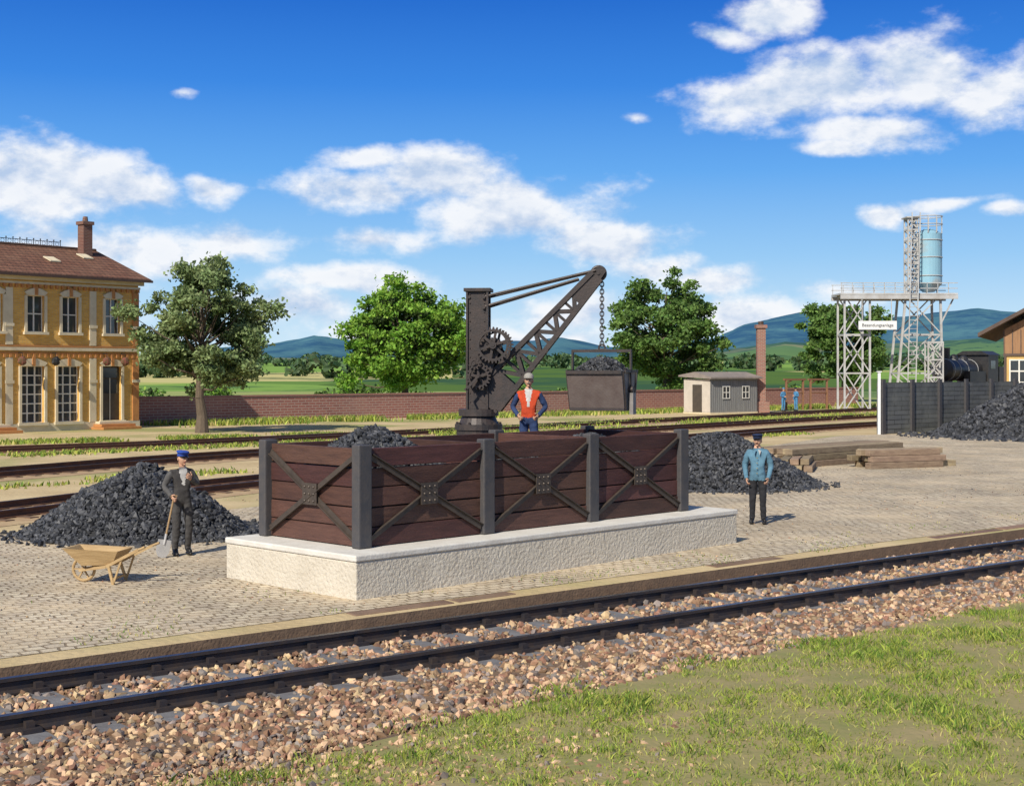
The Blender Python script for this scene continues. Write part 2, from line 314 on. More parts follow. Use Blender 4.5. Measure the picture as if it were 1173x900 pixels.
# ------------------------------------------------------------ ground
m_dirt=MAT('ground_dirt',(.60,.47,.26),(.45,.33,.17),scale=.5,rough=.95,bump=.5,bscale=9,col3=(.30,.29,.10),scale3=.16,bdist=.05)
m_ballsoil=MAT('ballast_soil',(.20,.13,.08),(.13,.085,.055),scale=6,rough=.95,bump=.6,bscale=30)
m_grasssoil=MAT('grass_soil',(.20,.21,.06),(.34,.26,.13),scale=1.6,rough=.95,bump=.6,bscale=20)
ss=[-9000,-400,-60,-20,0,5,10,15,20,25,30,40,60,400,9000]
def nk(s): return float(np.interp(s,[0,5,10,20,30],[14.55,14.6,14.75,14.98,15.0]))
def nG(s): return 10.35+float(np.interp(s,[4,6,12,25],[-.9,-.25,.05,.3]))
rows=[('a',-9000,-.05,0),('a',-200,-.05,0),('a',0,-.05,0),('a',6,-.02,0),('a',8.5,-.04,0),('g',0,-.12,1),('g',.55,-.2,1),('k',-.32,-.235,1),('k',-.30,-.235,1),('k',-.28,-.01,2),('k',0.,0,2),('a',60,0,2),('a',300,0,2),('a',9000,0,2)]
V=[];F=[];MI=[]
for s_ in ss:
    for kd,n_,z_,mm in rows:
        nn= n_ if kd=='a' else (nk(s_)+n_ if kd=='k' else nG(s_)+n_)
        V.append(tuple(sn(s_,nn,z_)))
R=len(rows)
for i in range(len(ss)-1):
    for j in range(R-1):
        a=i*R+j; F.append((a,a+R,a+R+1,a+1)); MI.append(0 if rows[j+1][3]==0 or rows[j][3]==0 else (1 if rows[j][3]==1 else 2))
arr_obj('ground',V,F,[m_grasssoil,m_ballsoil,m_dirt],MI)

m_pave=BRICK('cobble_paving',(.64,.55,.40),(.47,.39,.29),(.24,.18,.115),(.86,.5),bw=.20,bh=.17,ms=.017,bump=.9,horizontal=True,warp=.35,stain=(.62,.49,.32),stainamt=.72,sfrom=.44,sto=.62,sscale=.6)
mb=MB()
near=[sn(s_,nk(s_)+.11,.006) for s_ in (-14,0,5,10,15,20,25,30,40,70)]
far=[Vector(p) for p in ((85,100,.006),(48,88,.006),(30,74,.006),(15,64.5,.006),(7,50,.006),(-1,38,.006),(-5.6,31,.006),(-9.5,25.6,.006),(-15,16,.006),(-24,4,.006))]
mb.add(near+far,[tuple(range(len(near)+len(far)))],m_pave)
mb.obj('pavement',recalc=False)
m_field=MAT('meadow',(.22,.30,.06),(.36,.36,.11),scale=.05,rough=1,stretch=(1,3,1),col3=(.10,.17,.035),scale3=.03)
mb=MB(); mb.add([(-700,-300,.004),(-27.6,74,.004),(27,122,.004),(64,155,.004),(700,700,.004),(-700,700,.004)],[(0,1,2,3,4,5)],m_field); mb.obj('meadow',recalc=False)

m_kerb=MAT('kerb_timber',(.30,.20,.13),(.15,.085,.06),scale=1.6,rough=.9,bump=.7,bscale=14,island=.45)
mb=MB(); s_=-12.
while s_<62:
    l=random.uniform(1.0,2.3); dz=random.uniform(-.035,.01); 
    a=sn(s_+.02,nk(s_)-.06+random.uniform(-.04,.04),-.115+dz); b=sn(s_+l-.05,nk(s_+l)-.06+random.uniform(-.04,.04),-.115+dz+random.uniform(-.02,.01))
    mb.beam(a,b,.24,.25,m_kerb); s_+=l
mb.obj('kerb',bevel=.025)

# ------------------------------------------------------------ tracks
m_rail=MAT('rail_steel',(.035,.036,.046),(.075,.055,.045),scale=8,rough=.45,metal=.3,bump=.1)
m_railtop=MAT('rail_head',(.13,.13,.15),(.07,.065,.065),scale=3,rough=.32,metal=.7)
m_rust=MAT('rail_rust',(.15,.065,.032),(.08,.04,.025),scale=5,rough=.75)
m_sleeper=MAT('sleeper_concrete',(.20,.20,.205),(.12,.11,.11),scale=4,rough=.9,bump=.4)
m_sleepw=MAT('sleeper_wood',(.12,.07,.042),(.19,.12,.075),scale=3,rough=.9,bump=.4)
prof=[(-.075,0),(.075,0),(.075,.018),(.014,.04),(.014,.115),(.040,.128),(.040,.165),(-.040,.165),(-.040,.128),(-.014,.115),(-.014,.04),(-.075,.018)]
def rail(mb,pts,off,z,m1,m2):
    k=len(prof);vs=[];P=[Vector((p[0],p[1],0)) for p in pts]
    for i,p in enumerate(P):
        d=((P[min(i+1,len(P)-1)]-P[max(i-1,0)])).normalized(); nrm=Vector((-d.y,d.x,0))
        for a,b in prof: vs.append(p+nrm*(off+a)+Vector((0,0,z+b)))
    for i in range(len(P)-1):
        for j in range(k):
            f=(i*k+j,i*k+(j+1)%k,(i+1)*k+(j+1)%k,(i+1)*k+j)
            mb.add([vs[q] for q in f],[(0,1,2,3)],m2 if j==6 else m1)
pts=[tuple(sn(s_,13.23)) for s_ in range(-14,62,2)]
mb=MB()
for o_ in (-.755,.755): rail(mb,pts,o_,-.21,m_rail,m_railtop)
for i in range(-20,90):
    s_=i*.63
    mb.box((-.13,-1.25,-.3),(.13,1.25,-.208),m_sleeper,Matrix.Translation(sn(s_,13.23))@Matrix.Rotation(math.atan2(T.y,T.x),4,'Z'))
    for o_ in (-.755,.755):
        Mx=Matrix.Translation(sn(s_,13.23+o_,-.21))@Matrix.Rotation(math.atan2(T.y,T.x),4,'Z')
        for sg in (-1,1):
            mb.box((-.09,min(sg*.03,sg*.17),-.01),(.09,max(sg*.03,sg*.17),.045),m_rail,Mx)
            mb.box((-.04,min(sg*.05,sg*.12),.043),(.04,max(sg*.05,sg*.12),.10),m_rail,Mx)
mb.obj('railway_track')
def smooth_poly(P,n=10):
    P=[Vector((p[0],p[1],0)) for p in P]; out=[]
    for i in range(len(P)-1):
        p0=P[max(i-1,0)];p1=P[i];p2=P[i+1];p3=P[min(i+2,len(P)-1)]
        for k in range(n):
            t=k/n; out.append(.5*((2*p1)+(p2-p0)*t+(2*p0-5*p1+4*p2-p3)*t*t+(3*p1-p0-3*p2+p3)*t**3))
    out.append(P[-1]); return out
m_bed=MAT('track_bed',(.34,.21,.12),(.50,.37,.2),scale=1.2,rough=.95,bump=.6,bscale=14)
trks=[[(-17,16),(-10.65,29.1),(-6.7,36.9),(8.2,61.5),(20,76.5),(48,106)],
      [(-24,24),(-14.65,40),(-9,49.5),(9.9,73.8),(23.7,90.6),(56,126)],
      [(-31,41),(-18.9,51.6),(-10.6,59.5),(11.5,86),(27.9,107),(62,147)]]
for P in trks:
    pl=smooth_poly(P); mb=MB()
    for o_ in (-.75,.75): rail(mb,pl,o_,.03,m_rust,m_railtop)
    vs=[];
    for i,p in enumerate(pl):
        d=(pl[min(i+1,len(pl)-1)]-pl[max(i-1,0)]).normalized(); nr=Vector((-d.y,d.x,0))
        vs+=[p-nr*1.7+Vector((0,0,.008)),p-nr*1.25+Vector((0,0,.024)),p+nr*1.25+Vector((0,0,.024)),p+nr*1.7+Vector((0,0,.008))]
    mb.add(vs,[(i*4+j,i*4+4+j,i*4+5+j,i*4+1+j) for i in range(len(pl)-1) for j in range(3)],m_bed)
    acc=0
    for i in range(len(pl)-1):
        d=pl[i+1]-pl[i];L=d.length;t=acc
        while t<L:
            p=pl[i]+d*(t/L); mb.box((-.12,-1.2,.0),(.12,1.2,.042),m_sleepw,Matrix.Translation(p)@Matrix.Rotation(math.atan2(d.y,d.x),4,'Z')); t+=.65
        acc=t-L
    mb.obj('railway_track')

# ------------------------------------------------------------ ballast stones
m_bal=[MAT('ballast_tan',(.43,.275,.15),(.52,.37,.23),scale=9,rough=.9,island=.45),MAT('ballast_brown',(.22,.115,.068),(.30,.175,.105),scale=9,rough=.9,island=.45),MAT('ballast_grey',(.27,.225,.19),(.15,.12,.105),scale=9,rough=.9,island=.45)]
N_=42000
s_=1+39*rng.uniform(0,1,N_)**1.3
n0=np.array([nG(x)-.1 for x in s_]); n1=np.array([nk(x)-.2 for x in s_])
n_=n0+(n1-n0)*rng.uniform(0,1,N_)
zb=np.interp(n_-n0,[0,.6,1.2,10],[-.13,-.2,-.225,-.225])
onr=(np.abs(n_-(13.23-.755))<.09)|(np.abs(n_-(13.23+.755))<.09)
ph=np.abs(((s_/.63+.5)%1)-.5)*.63; onsl=(ph<.14)&(np.abs(n_-13.23)<1.27)&(rng.uniform(0,1,N_)<.78)
k_=~onr&~onsl; s_,n_,zb=s_[k_],n_[k_],zb[k_]
P=np.stack([T.x*s_+Nn.x*n_,T.y*s_+Nn.y*n_,zb+rng.uniform(0,.025,len(s_))],1)
V,F=stones(P,.020+.038*rng.uniform(0,1,len(P))**1.6,.35)
arr_obj('track_ballast',V,F,m_bal,np.repeat(rng.choice(3,len(P),p=[.40,.37,.23]),20))
N_=12000
s_=rng.uniform(1,9,N_); n_=rng.uniform(7.5,10.4,N_); k_=rng.uniform(0,1,N_)<np.interp(s_-(n_-10)*-.6,[3,5.5,7.5],[.9,.45,.06]); s_,n_=s_[k_],n_[k_]
P=np.stack([T.x*s_+Nn.x*n_,T.y*s_+Nn.y*n_,np.full(len(s_),-.075)+np.interp(n_,[8.5,10.35],[.03,-.05])],1)
V,F=stones(P,.008+.032*rng.uniform(0,1,len(P))**2,.35)
arr_obj('loose_gravel',V,F,m_bal,np.repeat(rng.choice(3,len(P),p=[.5,.32,.18]),20))

# ------------------------------------------------------------ grass
m_grass=MAT('grass_blades',(.28,.38,.05),(.44,.46,.09),scale=.9,rough=.7,island=.45,transl=.3)
m_gdry=MAT('grass_dry',(.60,.50,.20),(.44,.42,.13),scale=1,rough=.8,island=.3,transl=.3)
m_gdk=MAT('grass_dark',(.12,.21,.03),(.19,.29,.045),scale=1,rough=.8,island=.3,transl=.3)
def blades(P,h,w,lean=.6):
    n=len(P);a=rng.uniform(0,2*np.pi,n);ld=rng.uniform(0,2*np.pi,n);l=rng.uniform(.05,lean,n)*h
    dx=np.stack([np.cos(a),np.sin(a),0*a],1)*(w/2)[:,None]; ll=np.stack([np.cos(ld)*l,np.sin(ld)*l,h],1)
    mid=P+ll*np.array([.35,.35,.6]); tip=P+ll
    V=np.stack([P-dx,P+dx,mid+dx*.7,tip,mid-dx*.7],1)
    F=np.array([[0,1,2,3,4]])[None]+(np.arange(n)*5)[:,None,None]
    return V.reshape(-1,3),F.reshape(-1,5)
N_=270000
s_=rng.uniform(2,34,N_); n_=10.9-7.5*rng.uniform(0,1,N_)**1.15
X=T.x*s_+Nn.x*n_;Y=T.y*s_+Nn.y*n_
k_=(np.abs(X/Y)<.46)&(Y>8); s_,n_,X,Y=s_[k_],n_[k_],X[k_],Y[k_]
nz=np.array([mnoise.noise(Vector((x*.9,y*.9,0)))+.7*mnoise.noise(Vector((x*3.1,y*3.1,5)))+.35*mnoise.noise(Vector((x*8,y*8,2))) for x,y in zip(X,Y)])
edge=np.array([nG(x) for x in s_])
dens=np.clip((edge-n_)*1.6+.25+nz*.9,0,1)*np.clip((s_-np.interp(n_,[6,10.3],[1,4.6])+nz*2.6)*.45+.12,0.08,1)*np.clip(.85+nz*1.5,.10,1)
k_=(rng.uniform(0,1,len(X))<dens)
X,Y,n_,nz=X[k_],Y[k_],n_[k_],nz[k_]
P=np.stack([X,Y,np.interp(n_,[6,8.5,10.35,11],[-.03,-.05,-.13,-.19])],1)
h=rng.uniform(.02,.06,len(P))*(1+np.clip(nz,0,1)*1.7); V,F=blades(P,h,rng.uniform(.006,.014,len(P)),1.3)
pr=rng.uniform(0,1,len(P)); mi=np.where(pr<.16-.4*nz,1,np.where(pr>.88-.6*nz,2,0))
arr_obj('grass',V,F,[m_grass,m_gdry,m_gdk],mi)
pp=[]
def strip(p,q,w,n,hm):
    p=np.array(p);q=np.array(q);t=rng.uniform(0,1,n);d=(q-p)/np.linalg.norm(q-p);nr=np.array([-d[1],d[0]])
    b=p+(q-p)*t[:,None]+nr*(rng.normal(0,w/2,n))[:,None]
    k=np.array([mnoise.noise(Vector((x*.35,y*.35,3)))for x,y in b])>-.12
    b=b[k]; pp.append(np.column_stack([b,np.zeros(len(b)),rng.uniform(.4,1,len(b))*hm]))
strip((-20,75.5),(30,118),2.2,12000,.42); strip((-21,46),(12,79),1.3,5000,.16); strip((-14,35),(14,67),.7,3000,.15); strip((10,80),(28,98),2.5,5000,.25)
strip((-22,57),(-8,66),1.2,3500,.22); strip((-4,66),(9,84),1.8,4000,.25)
A=np.concatenate(pp); V,F=blades(A[:,:3],A[:,3],rng.uniform(.05,.11,len(A)),.9)
arr_obj('weeds',V,F,[m_grass,m_gdry,m_gdk],rng.choice(3,len(A),p=[.55,.15,.3]))
N_=3200; s_=rng.uniform(0,30,N_); n_=nk(10)+.10+rng.exponential(.9,N_); P=np.stack([T.x*s_+Nn.x*n_,T.y*s_+Nn.y*n_,0*s_],1)
k_=np.array([mnoise.noise(Vector((x*.8,y*.8,9))) for x,y,_ in P])>.1; P=P[k_]
V,F=blades(P,rng.uniform(.02,.05,len(P)),rng.uniform(.01,.02,len(P)),1.2); arr_obj('paving_weeds',V,F,[m_gdk,m_gdry],rng.choice(2,len(P)))
N_=5000; X=rng.uniform(-8,14,N_);Y=rng.uniform(15,45,N_); k_=np.array([(Vector((x,y,0)).dot(Nn)>15.1) and mnoise.noise(Vector((x*.5,y*.5,7)))>-.05 and not (-.1<(Vector((x,y,0))-Vector((-2.04,18.25,0))).dot(U)<8.7 and -.1<(Vector((x,y,0))-Vector((-2.04,18.25,0))).dot(Vv)<3.1) for x,y in zip(X,Y)])
P=np.stack([X[k_],Y[k_],np.full(k_.sum(),.01)],1); V,F=stones(P,rng.uniform(.006,.018,len(P)))
m_coal=MAT('coal',(.066,.067,.072),(.032,.033,.036),scale=6,rough=.55,island=.7,spec=.4,hue=.0)
arr_obj('yard_grit',V,F,m_bal+[m_coal],np.repeat(rng.choice(4,len(P),p=[.3,.15,.2,.35]),20))

# ------------------------------------------------------------ coal
m_coalb=MAT('coal_core',(.02,.02,.022),(.03,.03,.03),scale=20,rough=.8,bump=.8,bscale=18)
def coal_pile(name,c,rx,ry,h,n,size=(.035,.075),rot=0,pw=1.25,parent=None,z0=0,seed=0):
    c=np.array(c); K=40;Rg=16;V=[(c[0],c[1],z0+h-.03)];F=[]
    def H(a,r):
        w=1+.13*mnoise.noise(Vector((math.cos(a)*1.3+seed,math.sin(a)*1.3,seed)))*2
        rr=r/w; return max(0,h*(1-rr**pw))*(1+.25*mnoise.noise(Vector((math.cos(a)*rr*2.2,math.sin(a)*rr*2.2,seed+3)))) if rr<1 else 0
    def XY(a,r):
        x=math.cos(a)*r*rx;y=math.sin(a)*r*ry; return c[0]+x*math.cos(rot)-y*math.sin(rot),c[1]+x*math.sin(rot)+y*math.cos(rot)
    for j in range(1,Rg+1):
        for i in range(K):
            a=2*math.pi*i/K;r=j/Rg*1.2;x,y=XY(a,r);V.append((x,y,z0+H(a,r)-(.03 if j<Rg else .05)-.0))
    Fq=[(0,1+i,1+(i+1)%K) for i in range(K)]
    mb=MB(); mb.add(V,Fq+[(1+j*K+i,1+(j+1)*K+i,1+(j+1)*K+(i+1)%K,1+j*K+(i+1)%K) for j in range(Rg-1) for i in range(K)],m_coalb)
    e=parent or group(name,(c[0],c[1],z0)); mb.obj('coal_core',e,smooth=True)
    P=[]
    for _ in range(n):
        a=random.uniform(0,2*math.pi);r=math.sqrt(random.uniform(0,1))*1.1
        if random.random()<.05: r=random.uniform(1,1.3)
        x,y=XY(a,r)
        P.append((x,y,z0+H(a,r)+random.uniform(-.015,.025)))
    P=np.array(P); sz=size[0]+(size[1]-size[0])*rng.uniform(0,1,len(P))**1.8; V,F=stones(P,sz,.4,.7)
    arr_obj('coal_lumps',V,F,[m_coal],None,e)
    return e
coal_pile('coal_pile',(-6.9,26.0),2.02,1.9,1.22,9000,(.026,.075),seed=1)
coal_pile('coal_pile',(5.45,37.0),2.45,2.4,1.34,8000,(.03,.085),seed=2)
coal_pile('coal_pile',(27.5,66.5),8.0,5.2,3.6,15000,(.06,.16),seed=3,rot=.5)

# ------------------------------------------------------------ coal bunker
m_conc=MAT('bunker_plinth_plaster',(.64,.58,.47),(.54,.48,.38),scale=2.5,rough=.9,bump=1,bscale=20,bdist=.025)
m_cope=MAT('bunker_coping',(.70,.67,.60),(.58,.54,.47),scale=3,rough=.85,bump=.35,bscale=25)
m_plank=MAT('bunker_planks',(.112,.049,.037),(.060,.027,.022),scale=2.2,rough=.6,bump=.6,bscale=14,stretch=(1,1,9),island=.3,spec=.35)
m_post=MAT('bunker_posts',(.055,.055,.060),(.085,.075,.07),scale=7,rough=.6,bump=.25)
m_steel=MAT('bunker_braces',(.105,.080,.062),(.065,.052,.043),scale=9,rough=.5,metal=.3,bump=.15)
A0=Vector((-2.04,18.25,0))
Mb=Matrix.Translation(A0)@Matrix(((U.x,Vv.x,0,0),(U.y,Vv.y,0,0),(0,0,1,0),(0,0,0,1)))
e=group('coal_bunker',Mb@Vector((4.2,1.45,0)))
mb=MB(Mb); mb.box((0,0,-.02),(8.56,2.95,.50),m_conc); mb.obj('plinth',e,bevel=.02)
mb=MB(Mb); mb.box((-.015,-.015,.502),(8.575,2.965,.59),m_cope); mb.obj('coping',e,bevel=.02)
x0,y0=.54,.53; BL,BW,z0,z1=7.12,2.14,.592,1.95
mb=MB(Mb); mp_=MB(Mb); ms_=MB(Mb)
nb=5; ph_=(z1-z0)/nb
def planks(a,b,fix,axis,th,z_0=z0):
    for i in range(nb):
        zz0=z_0+i*ph_+.009; zz1=z_0+(i+1)*ph_-.009; j=random.uniform(-.009,.009); dz=random.uniform(-.004,.004)
        if axis=='x': mb.box((a,fix-th/2+j,zz0+dz),(b,fix+th/2+j,zz1+dz),m_plank)
        else: mb.box((fix-th/2+j,a,zz0+dz),(fix+th/2+j,b,zz1+dz),m_plank)
bays=[x0+i*BL/3 for i in range(4)]
for i in range(3):
    planks(bays[i]+.07,bays[i+1]-.07,y0+.03,'x',.07); planks(bays[i]+.07,bays[i+1]-.07,y0+BW-.03,'x',.07)
for i in range(4):
    planks(y0+.08,y0+BW-.08,bays[i] if 0<i<3 else (x0+.03 if i==0 else x0+BL-.03),'y',.07)
for i,xx in enumerate(bays):
    for yy in (y0,y0+BW):
        mp_.box((xx-.115,yy-.085,z0),(xx+.115,yy+.085,z1+.05),m_post)
def xb(cen,ax,half,hz,out):
    c=Vector(cen);ax=Vector(ax);out=Vector(out)
    for k,sg in enumerate((1,-1)):
        p=c-ax*half-Vector((0,0,hz*sg))+out*(.012+.014*k);q=c+ax*half+Vector((0,0,hz*sg))+out*(.012+.014*k)
        dd=(q-p).normalized(); pr=out.cross(dd).normalized()
        ms_.beam(p,q,.085,.012,m_steel,up=out)
        ms_.beam(p+pr*.038+out*.024,q+pr*.038+out*.024,.012,.032,m_steel,up=out)
    w=.16; a=ax*w
    pts=[c+out*.045-a-Vector((0,0,w*.95)),c+out*.045+a-Vector((0,0,w*.95)),c+out*.045+a+Vector((0,0,w*.95)),c+out*.045-a+Vector((0,0,w*.95))]
    ms_.prism(pts,out*.014,m_steel)
    for i in(-1,0,1):
        for j in(-1,0,1): ms_.sph(c+out*.062+ax*(i*.10)+Vector((0,0,j*.10)),.017,m_steel,6,4)
for i in range(3):
    cx=(bays[i]+bays[i+1])/2
    xb((cx,y0-.012,(z0+z1)/2),(1,0,0),BL/6-.13,.56,(0,-1,0)); xb((cx,y0+BW+.012,(z0+z1)/2),(1,0,0),BL/6-.13,.56,(0,1,0))
xb((x0-.012,y0+BW/2,(z0+z1)/2),(0,1,0),BW/2-.10,.56,(-1,0,0)); xb((x0+BL+.012,y0+BW/2,(z0+z1)/2),(0,1,0),BW/2-.10,.56,(1,0,0))
mb.obj('plank_walls',e,bevel=.008); mp_.obj('posts',e,bevel=.02); ms_.obj('cross_braces',e)
mc=MB(Mb)
P=[]
for i,(hh,base) in enumerate(((.62,1.55),(.35,1.45),(.4,1.5))):
    cx=(bays[i]+bays[i+1])/2+(-.1 if i==0 else 0); cy=y0+BW/2
    mc.box((bays[i]+.05,y0+.08,z0),(bays[i+1]-.05,y0+BW-.08,base-.02),m_coalb)
    for _ in range(3000):
        x=random.uniform(bays[i]+.08,bays[i+1]-.08);y=random.uniform(y0+.12,y0+BW-.12)
        r=math.hypot((x-cx)/1.05,(y-cy)/1.0); z=base+hh*max(0,1-r**1.4)
        P.append(tuple(Mb@Vector((x,y,z+random.uniform(-.01,.02)))))
    K=24;vs=[(cx,cy,base+hh-.03)]+[(cx+math.cos(2*math.pi*k/K)*1.0*t,cy+math.sin(2*math.pi*k/K)*.92*t,base+hh*max(0,1-t**1.4)-.03) for t in (.25,.5,.75,.98) for k in range(K)]
    mc.add(vs,[(0,1+k,1+(k+1)%K) for k in range(K)]+[(1+j*K+k,1+(j+1)*K+k,1+(j+1)*K+(k+1)%K,1+j*K+(k+1)%K) for j in range(3) for k in range(K)],m_coalb)
mc.obj('coal_fill',e)
V,F=stones(np.array(P),rng.uniform(.024,.058,len(P)),.4,.7); arr_obj('coal_lumps',V,F,[m_coal],None,e)

# ------------------------------------------------------------ crane
m_crane=MAT('crane_iron',(.040,.036,.035),(.072,.053,.045),scale=6,rough=.5,metal=.2,bump=.2,bscale=30)
CX,CY=-.6,25.1
ja=-.10
Mc=Matrix.Translation((CX,CY,0))@Matrix.Rotation(ja,4,'Z')
e=group('loading_crane',(CX,CY,0))
mb=MB(Mc); mb.box((-1.4,-.45,0),(1.25,1.4,1.2),m_conc); mb.obj('foundation',e,bevel=.03)
mb=MB(Mc); mb.cyl((0,0,1.2),(0,0,1.95),.40,.40,m_crane,24); mb.cyl((0,0,1.95),(0,0,2.05),.43,.43,m_crane,24); mb.cyl((0,0,2.05),(0,0,2.2),.36,.30,m_crane,24); mb.cyl((0,0,2.2),(0,0,2.32),.36,.36,m_crane,24)
for k in range(10):
    a=k*math.pi/5; mb.cyl((math.cos(a)*.39,math.sin(a)*.39,2.05),(math.cos(a)*.39,math.sin(a)*.39,2.09),.025,.025,m_crane,6)
mb.obj('pedestal',e)
mb=MB(Mc)
for b_ in (-.17,.17):
    mb.box((-.2,b_-.02,2.32),(.2,b_+.02,4.42),m_crane)
    for a_ in (-.2,.165): mb.box((a_,b_-.06,2.32),(a_+.035,b_-.021,4.42),m_crane); 
    for z_ in np.arange(2.45,4.4,.16):
        for a_ in (-.13,.13): mb.sph((a_,b_-.025*(1 if b_<0 else -1),z_),.015,m_crane,6,4)
for z_ in (2.4,2.9,3.4,3.9,4.3): mb.box((-.18,-.149,z_),(.18,.149,z_+.06),m_crane)
mb.box((-.24,-.25,4.42),(.24,.25,4.48),m_crane)
mb.box((-.16,-.148,2.4),(-.13,.148,4.3),m_crane)
mb.obj('mast',e,bevel=.004)
mb=MB(Mc)
B=Vector((.20,0,2.52)); Tp=Vector((2.12,0,4.70)); d=(Tp-B).normalized(); pn=Vector((-d.z,0,d.x))
def jp(t,off,b): w=.27*(1-t)+.095*t; return B+(Tp-B)*t+pn*(w*off)+Vector((0,b*(.19*(1-t)+.08*t),0))
for b_ in (-1,1):
    mb.beam(jp(-.02,1,b_),jp(1,1,b_),.07,.085,m_crane,up=pn); mb.beam(jp(-.02,-1,b_),jp(1,-1,b_),.07,.085,m_crane,up=pn)
    n=10
    for i in range(n):
        t0=.16+i*.84/n;t1=.16+(i+1)*.84/n
        mb.beam(jp(t0,-.9 if i%2 else .9,b_*.95),jp(t1,.9 if i%2 else -.9,b_*.95),.02,.07,m_crane,up=pn)
        mb.beam(jp(t0,-.9,b_*.9),jp(t0,.9,b_*.9),.02,.05,m_crane,up=d)
    mb.prism([jp(-.04,-1,b_*.93),jp(-.04,1,b_*.93),jp(.17,1,b_*.93),jp(.17,-1,b_*.93)],(0,b_*.02,0),m_crane)
    mb.prism([jp(.8,-1,b_*.93),jp(.8,1,b_*.93),jp(1.0,1,b_*.93),jp(1.0,-1,b_*.93)],(0,b_*.015,0),m_crane)
for i in range(11):
    t=.02+i*.095
    for o_ in (-1,1): mb.beam(jp(t,o_,-1),jp(t,o_,1),.07,.03,m_crane,up=d)
    if i<10: mb.beam(jp(t,1,-1 if i%2 else 1),jp(t+.095,1,1 if i%2 else -1),.03,.045,m_crane,up=pn); mb.beam(jp(t,-1,-1 if i%2 else 1),jp(t+.095,-1,1 if i%2 else -1),.03,.045,m_crane,up=pn)
tip=Tp+d*.05
for b_ in (-.085,.075): mb.prism([jp(.93,-1.2,0)+Vector((0,b_,0)),jp(.93,1.2,0)+Vector((0,b_,0)),jp(1.06,.9,0)+Vector((0,b_,0)),jp(1.06,-.9,0)+Vector((0,b_,0))],(0,.012,0),m_crane)
mb.obj('jib',e)
mb=MB(Mc); mb.torus(tip,(0,1,0),.12,.03,m_crane,20,8); mb.cyl(tip-Vector((0,.1,0)),tip+Vector((0,.1,0)),.03,.03,m_crane); mb.cyl(tip-Vector((0,.02,0)),tip+Vector((0,.02,0)),.11,.11,m_crane,20); mb.obj('pulley',e,smooth=False)
mb=MB(Mc)
for b_ in (-.2,.2):
    mb.cyl((.1,b_,4.32),tip+Vector((-.05,b_*.45,.05)),.024,.024,m_crane,8); mb.cyl((.1,b_,4.14),tip+Vector((-.35,b_*.5,-.1)),.024,.024,m_crane,8)
mb.cyl((-.15,-.22,4.32),(-.15,.22,4.32),.03,.03,m_crane,8); mb.cyl((.12,-.24,4.32),(.12,.24,4.32),.035,.035,m_crane,8); mb.cyl((.12,-.24,4.14),(.12,.24,4.14),.035,.035,m_crane,8)
mb.obj('tie_rods',e)
def gear(mb,c,r,teeth,th,spk,w=.05):
    c=Vector(c);n=teeth*4;out=[];inn=[]
    for i in range(n):
        a=2*math.pi*i/n; rr=r+(.024 if i%4 in(1,2) else -.020); out.append(Vector((math.cos(a)*rr,0,math.sin(a)*rr))); inn.append(Vector((math.cos(a)*(r-w),0,math.sin(a)*(r-w))))
    vs=[c+p for p in out]+[c+p for p in inn]; o2=Vector((0,th,0)); vs+= [p+o2 for p in vs]
    fs=[]
    for i in range(n):
        j=(i+1)%n; fs+=[(i,j,n+j,n+i),(2*n+i,3*n+i,3*n+j,2*n+j),(i,2*n+i,2*n+j,j),(n+i,n+j,3*n+j,3*n+i)]
    mb.add(vs,fs,m_crane)
    mb.cyl(c-Vector((0,.03,0)),c+Vector((0,th+.03,0)),r*.22,r*.22,m_crane,14)
    for i in range(spk):
        a=2*math.pi*(i+.3)/spk; mb.beam(c+Vector((0,th/2,0)),c+Vector((math.cos(a)*(r-w+.01),th/2,math.sin(a)*(r-w+.01))),.025,.045,m_crane,up=(-math.sin(a),0,math.cos(a)))
mb=MB(Mc)
gear(mb,(.30,-.38,3.46),.30,30,.07,6,.06); gear(mb,(.04,-.36,2.90),.20,20,.07,5,.045); gear(mb,(.30,-.30,3.46),.12,12,.05,4,.04); gear(mb,(.30,.28,3.46),.28,28,.05,6); gear(mb,(-.02,-.40,3.13),.09,10,.05,4,.03)
mb.cyl((.30,-.42,3.46),(.30,.42,3.46),.035,.035,m_crane); mb.cyl((.04,-.45,2.90),(.04,.42,2.90),.03,.03,m_crane); mb.cyl((.30,-.2,3.46),(.30,.2,3.46),.11,.11,m_crane,16)
for b_ in (-.26,.22): mb.prism([(-.05,b_,2.75),(.18,b_,2.75),(.42,b_,3.4),(.36,b_,3.58),(.2,b_,3.58),(.02,b_,3.3)],(0,.025,0),m_crane)
mb.beam((.04,-.46,2.90),(-.16,-.46,2.68),.02,.04,m_crane); mb.cyl((-.16,-.46,2.68),(-.16,-.62,2.68),.02,.02,m_crane,8)
mb.obj('winding_gear',e)
mb=MB(Mc); hx=tip.x+.06; z=tip.z-.02; i=0
while z>3.50:
    mb.torus((hx,0,z-.04),(1,0,0) if i%2 else (0,1,0),.033,.011,m_crane,12,5,sx=1.55,xa=(0,0,1)); z-=.066; i+=1
mb.torus((hx,0,3.42),(0,1,0),.055,.016,m_crane,14,6)
mb.obj('chain',e)
bk=Matrix.Translation(Mc@Vector((hx,0,0)))@Matrix.Rotation(math.radians(-24),4,'Z')
mb=MB(bk)
zt,zb_=3.0,2.30
L2,W2,L1,W1=.52,.42,.51,.24
def P8(l,w,z): return [(-l,-w,z),(l,-w,z),(l,w,z),(-l,w,z)]
o_=P8(L2,W2,zt)+P8(L1,W1,zb_); ii=P8(L2-.025,W2-.025,zt)+P8(L1-.02,W1-.02,zb_+.02)
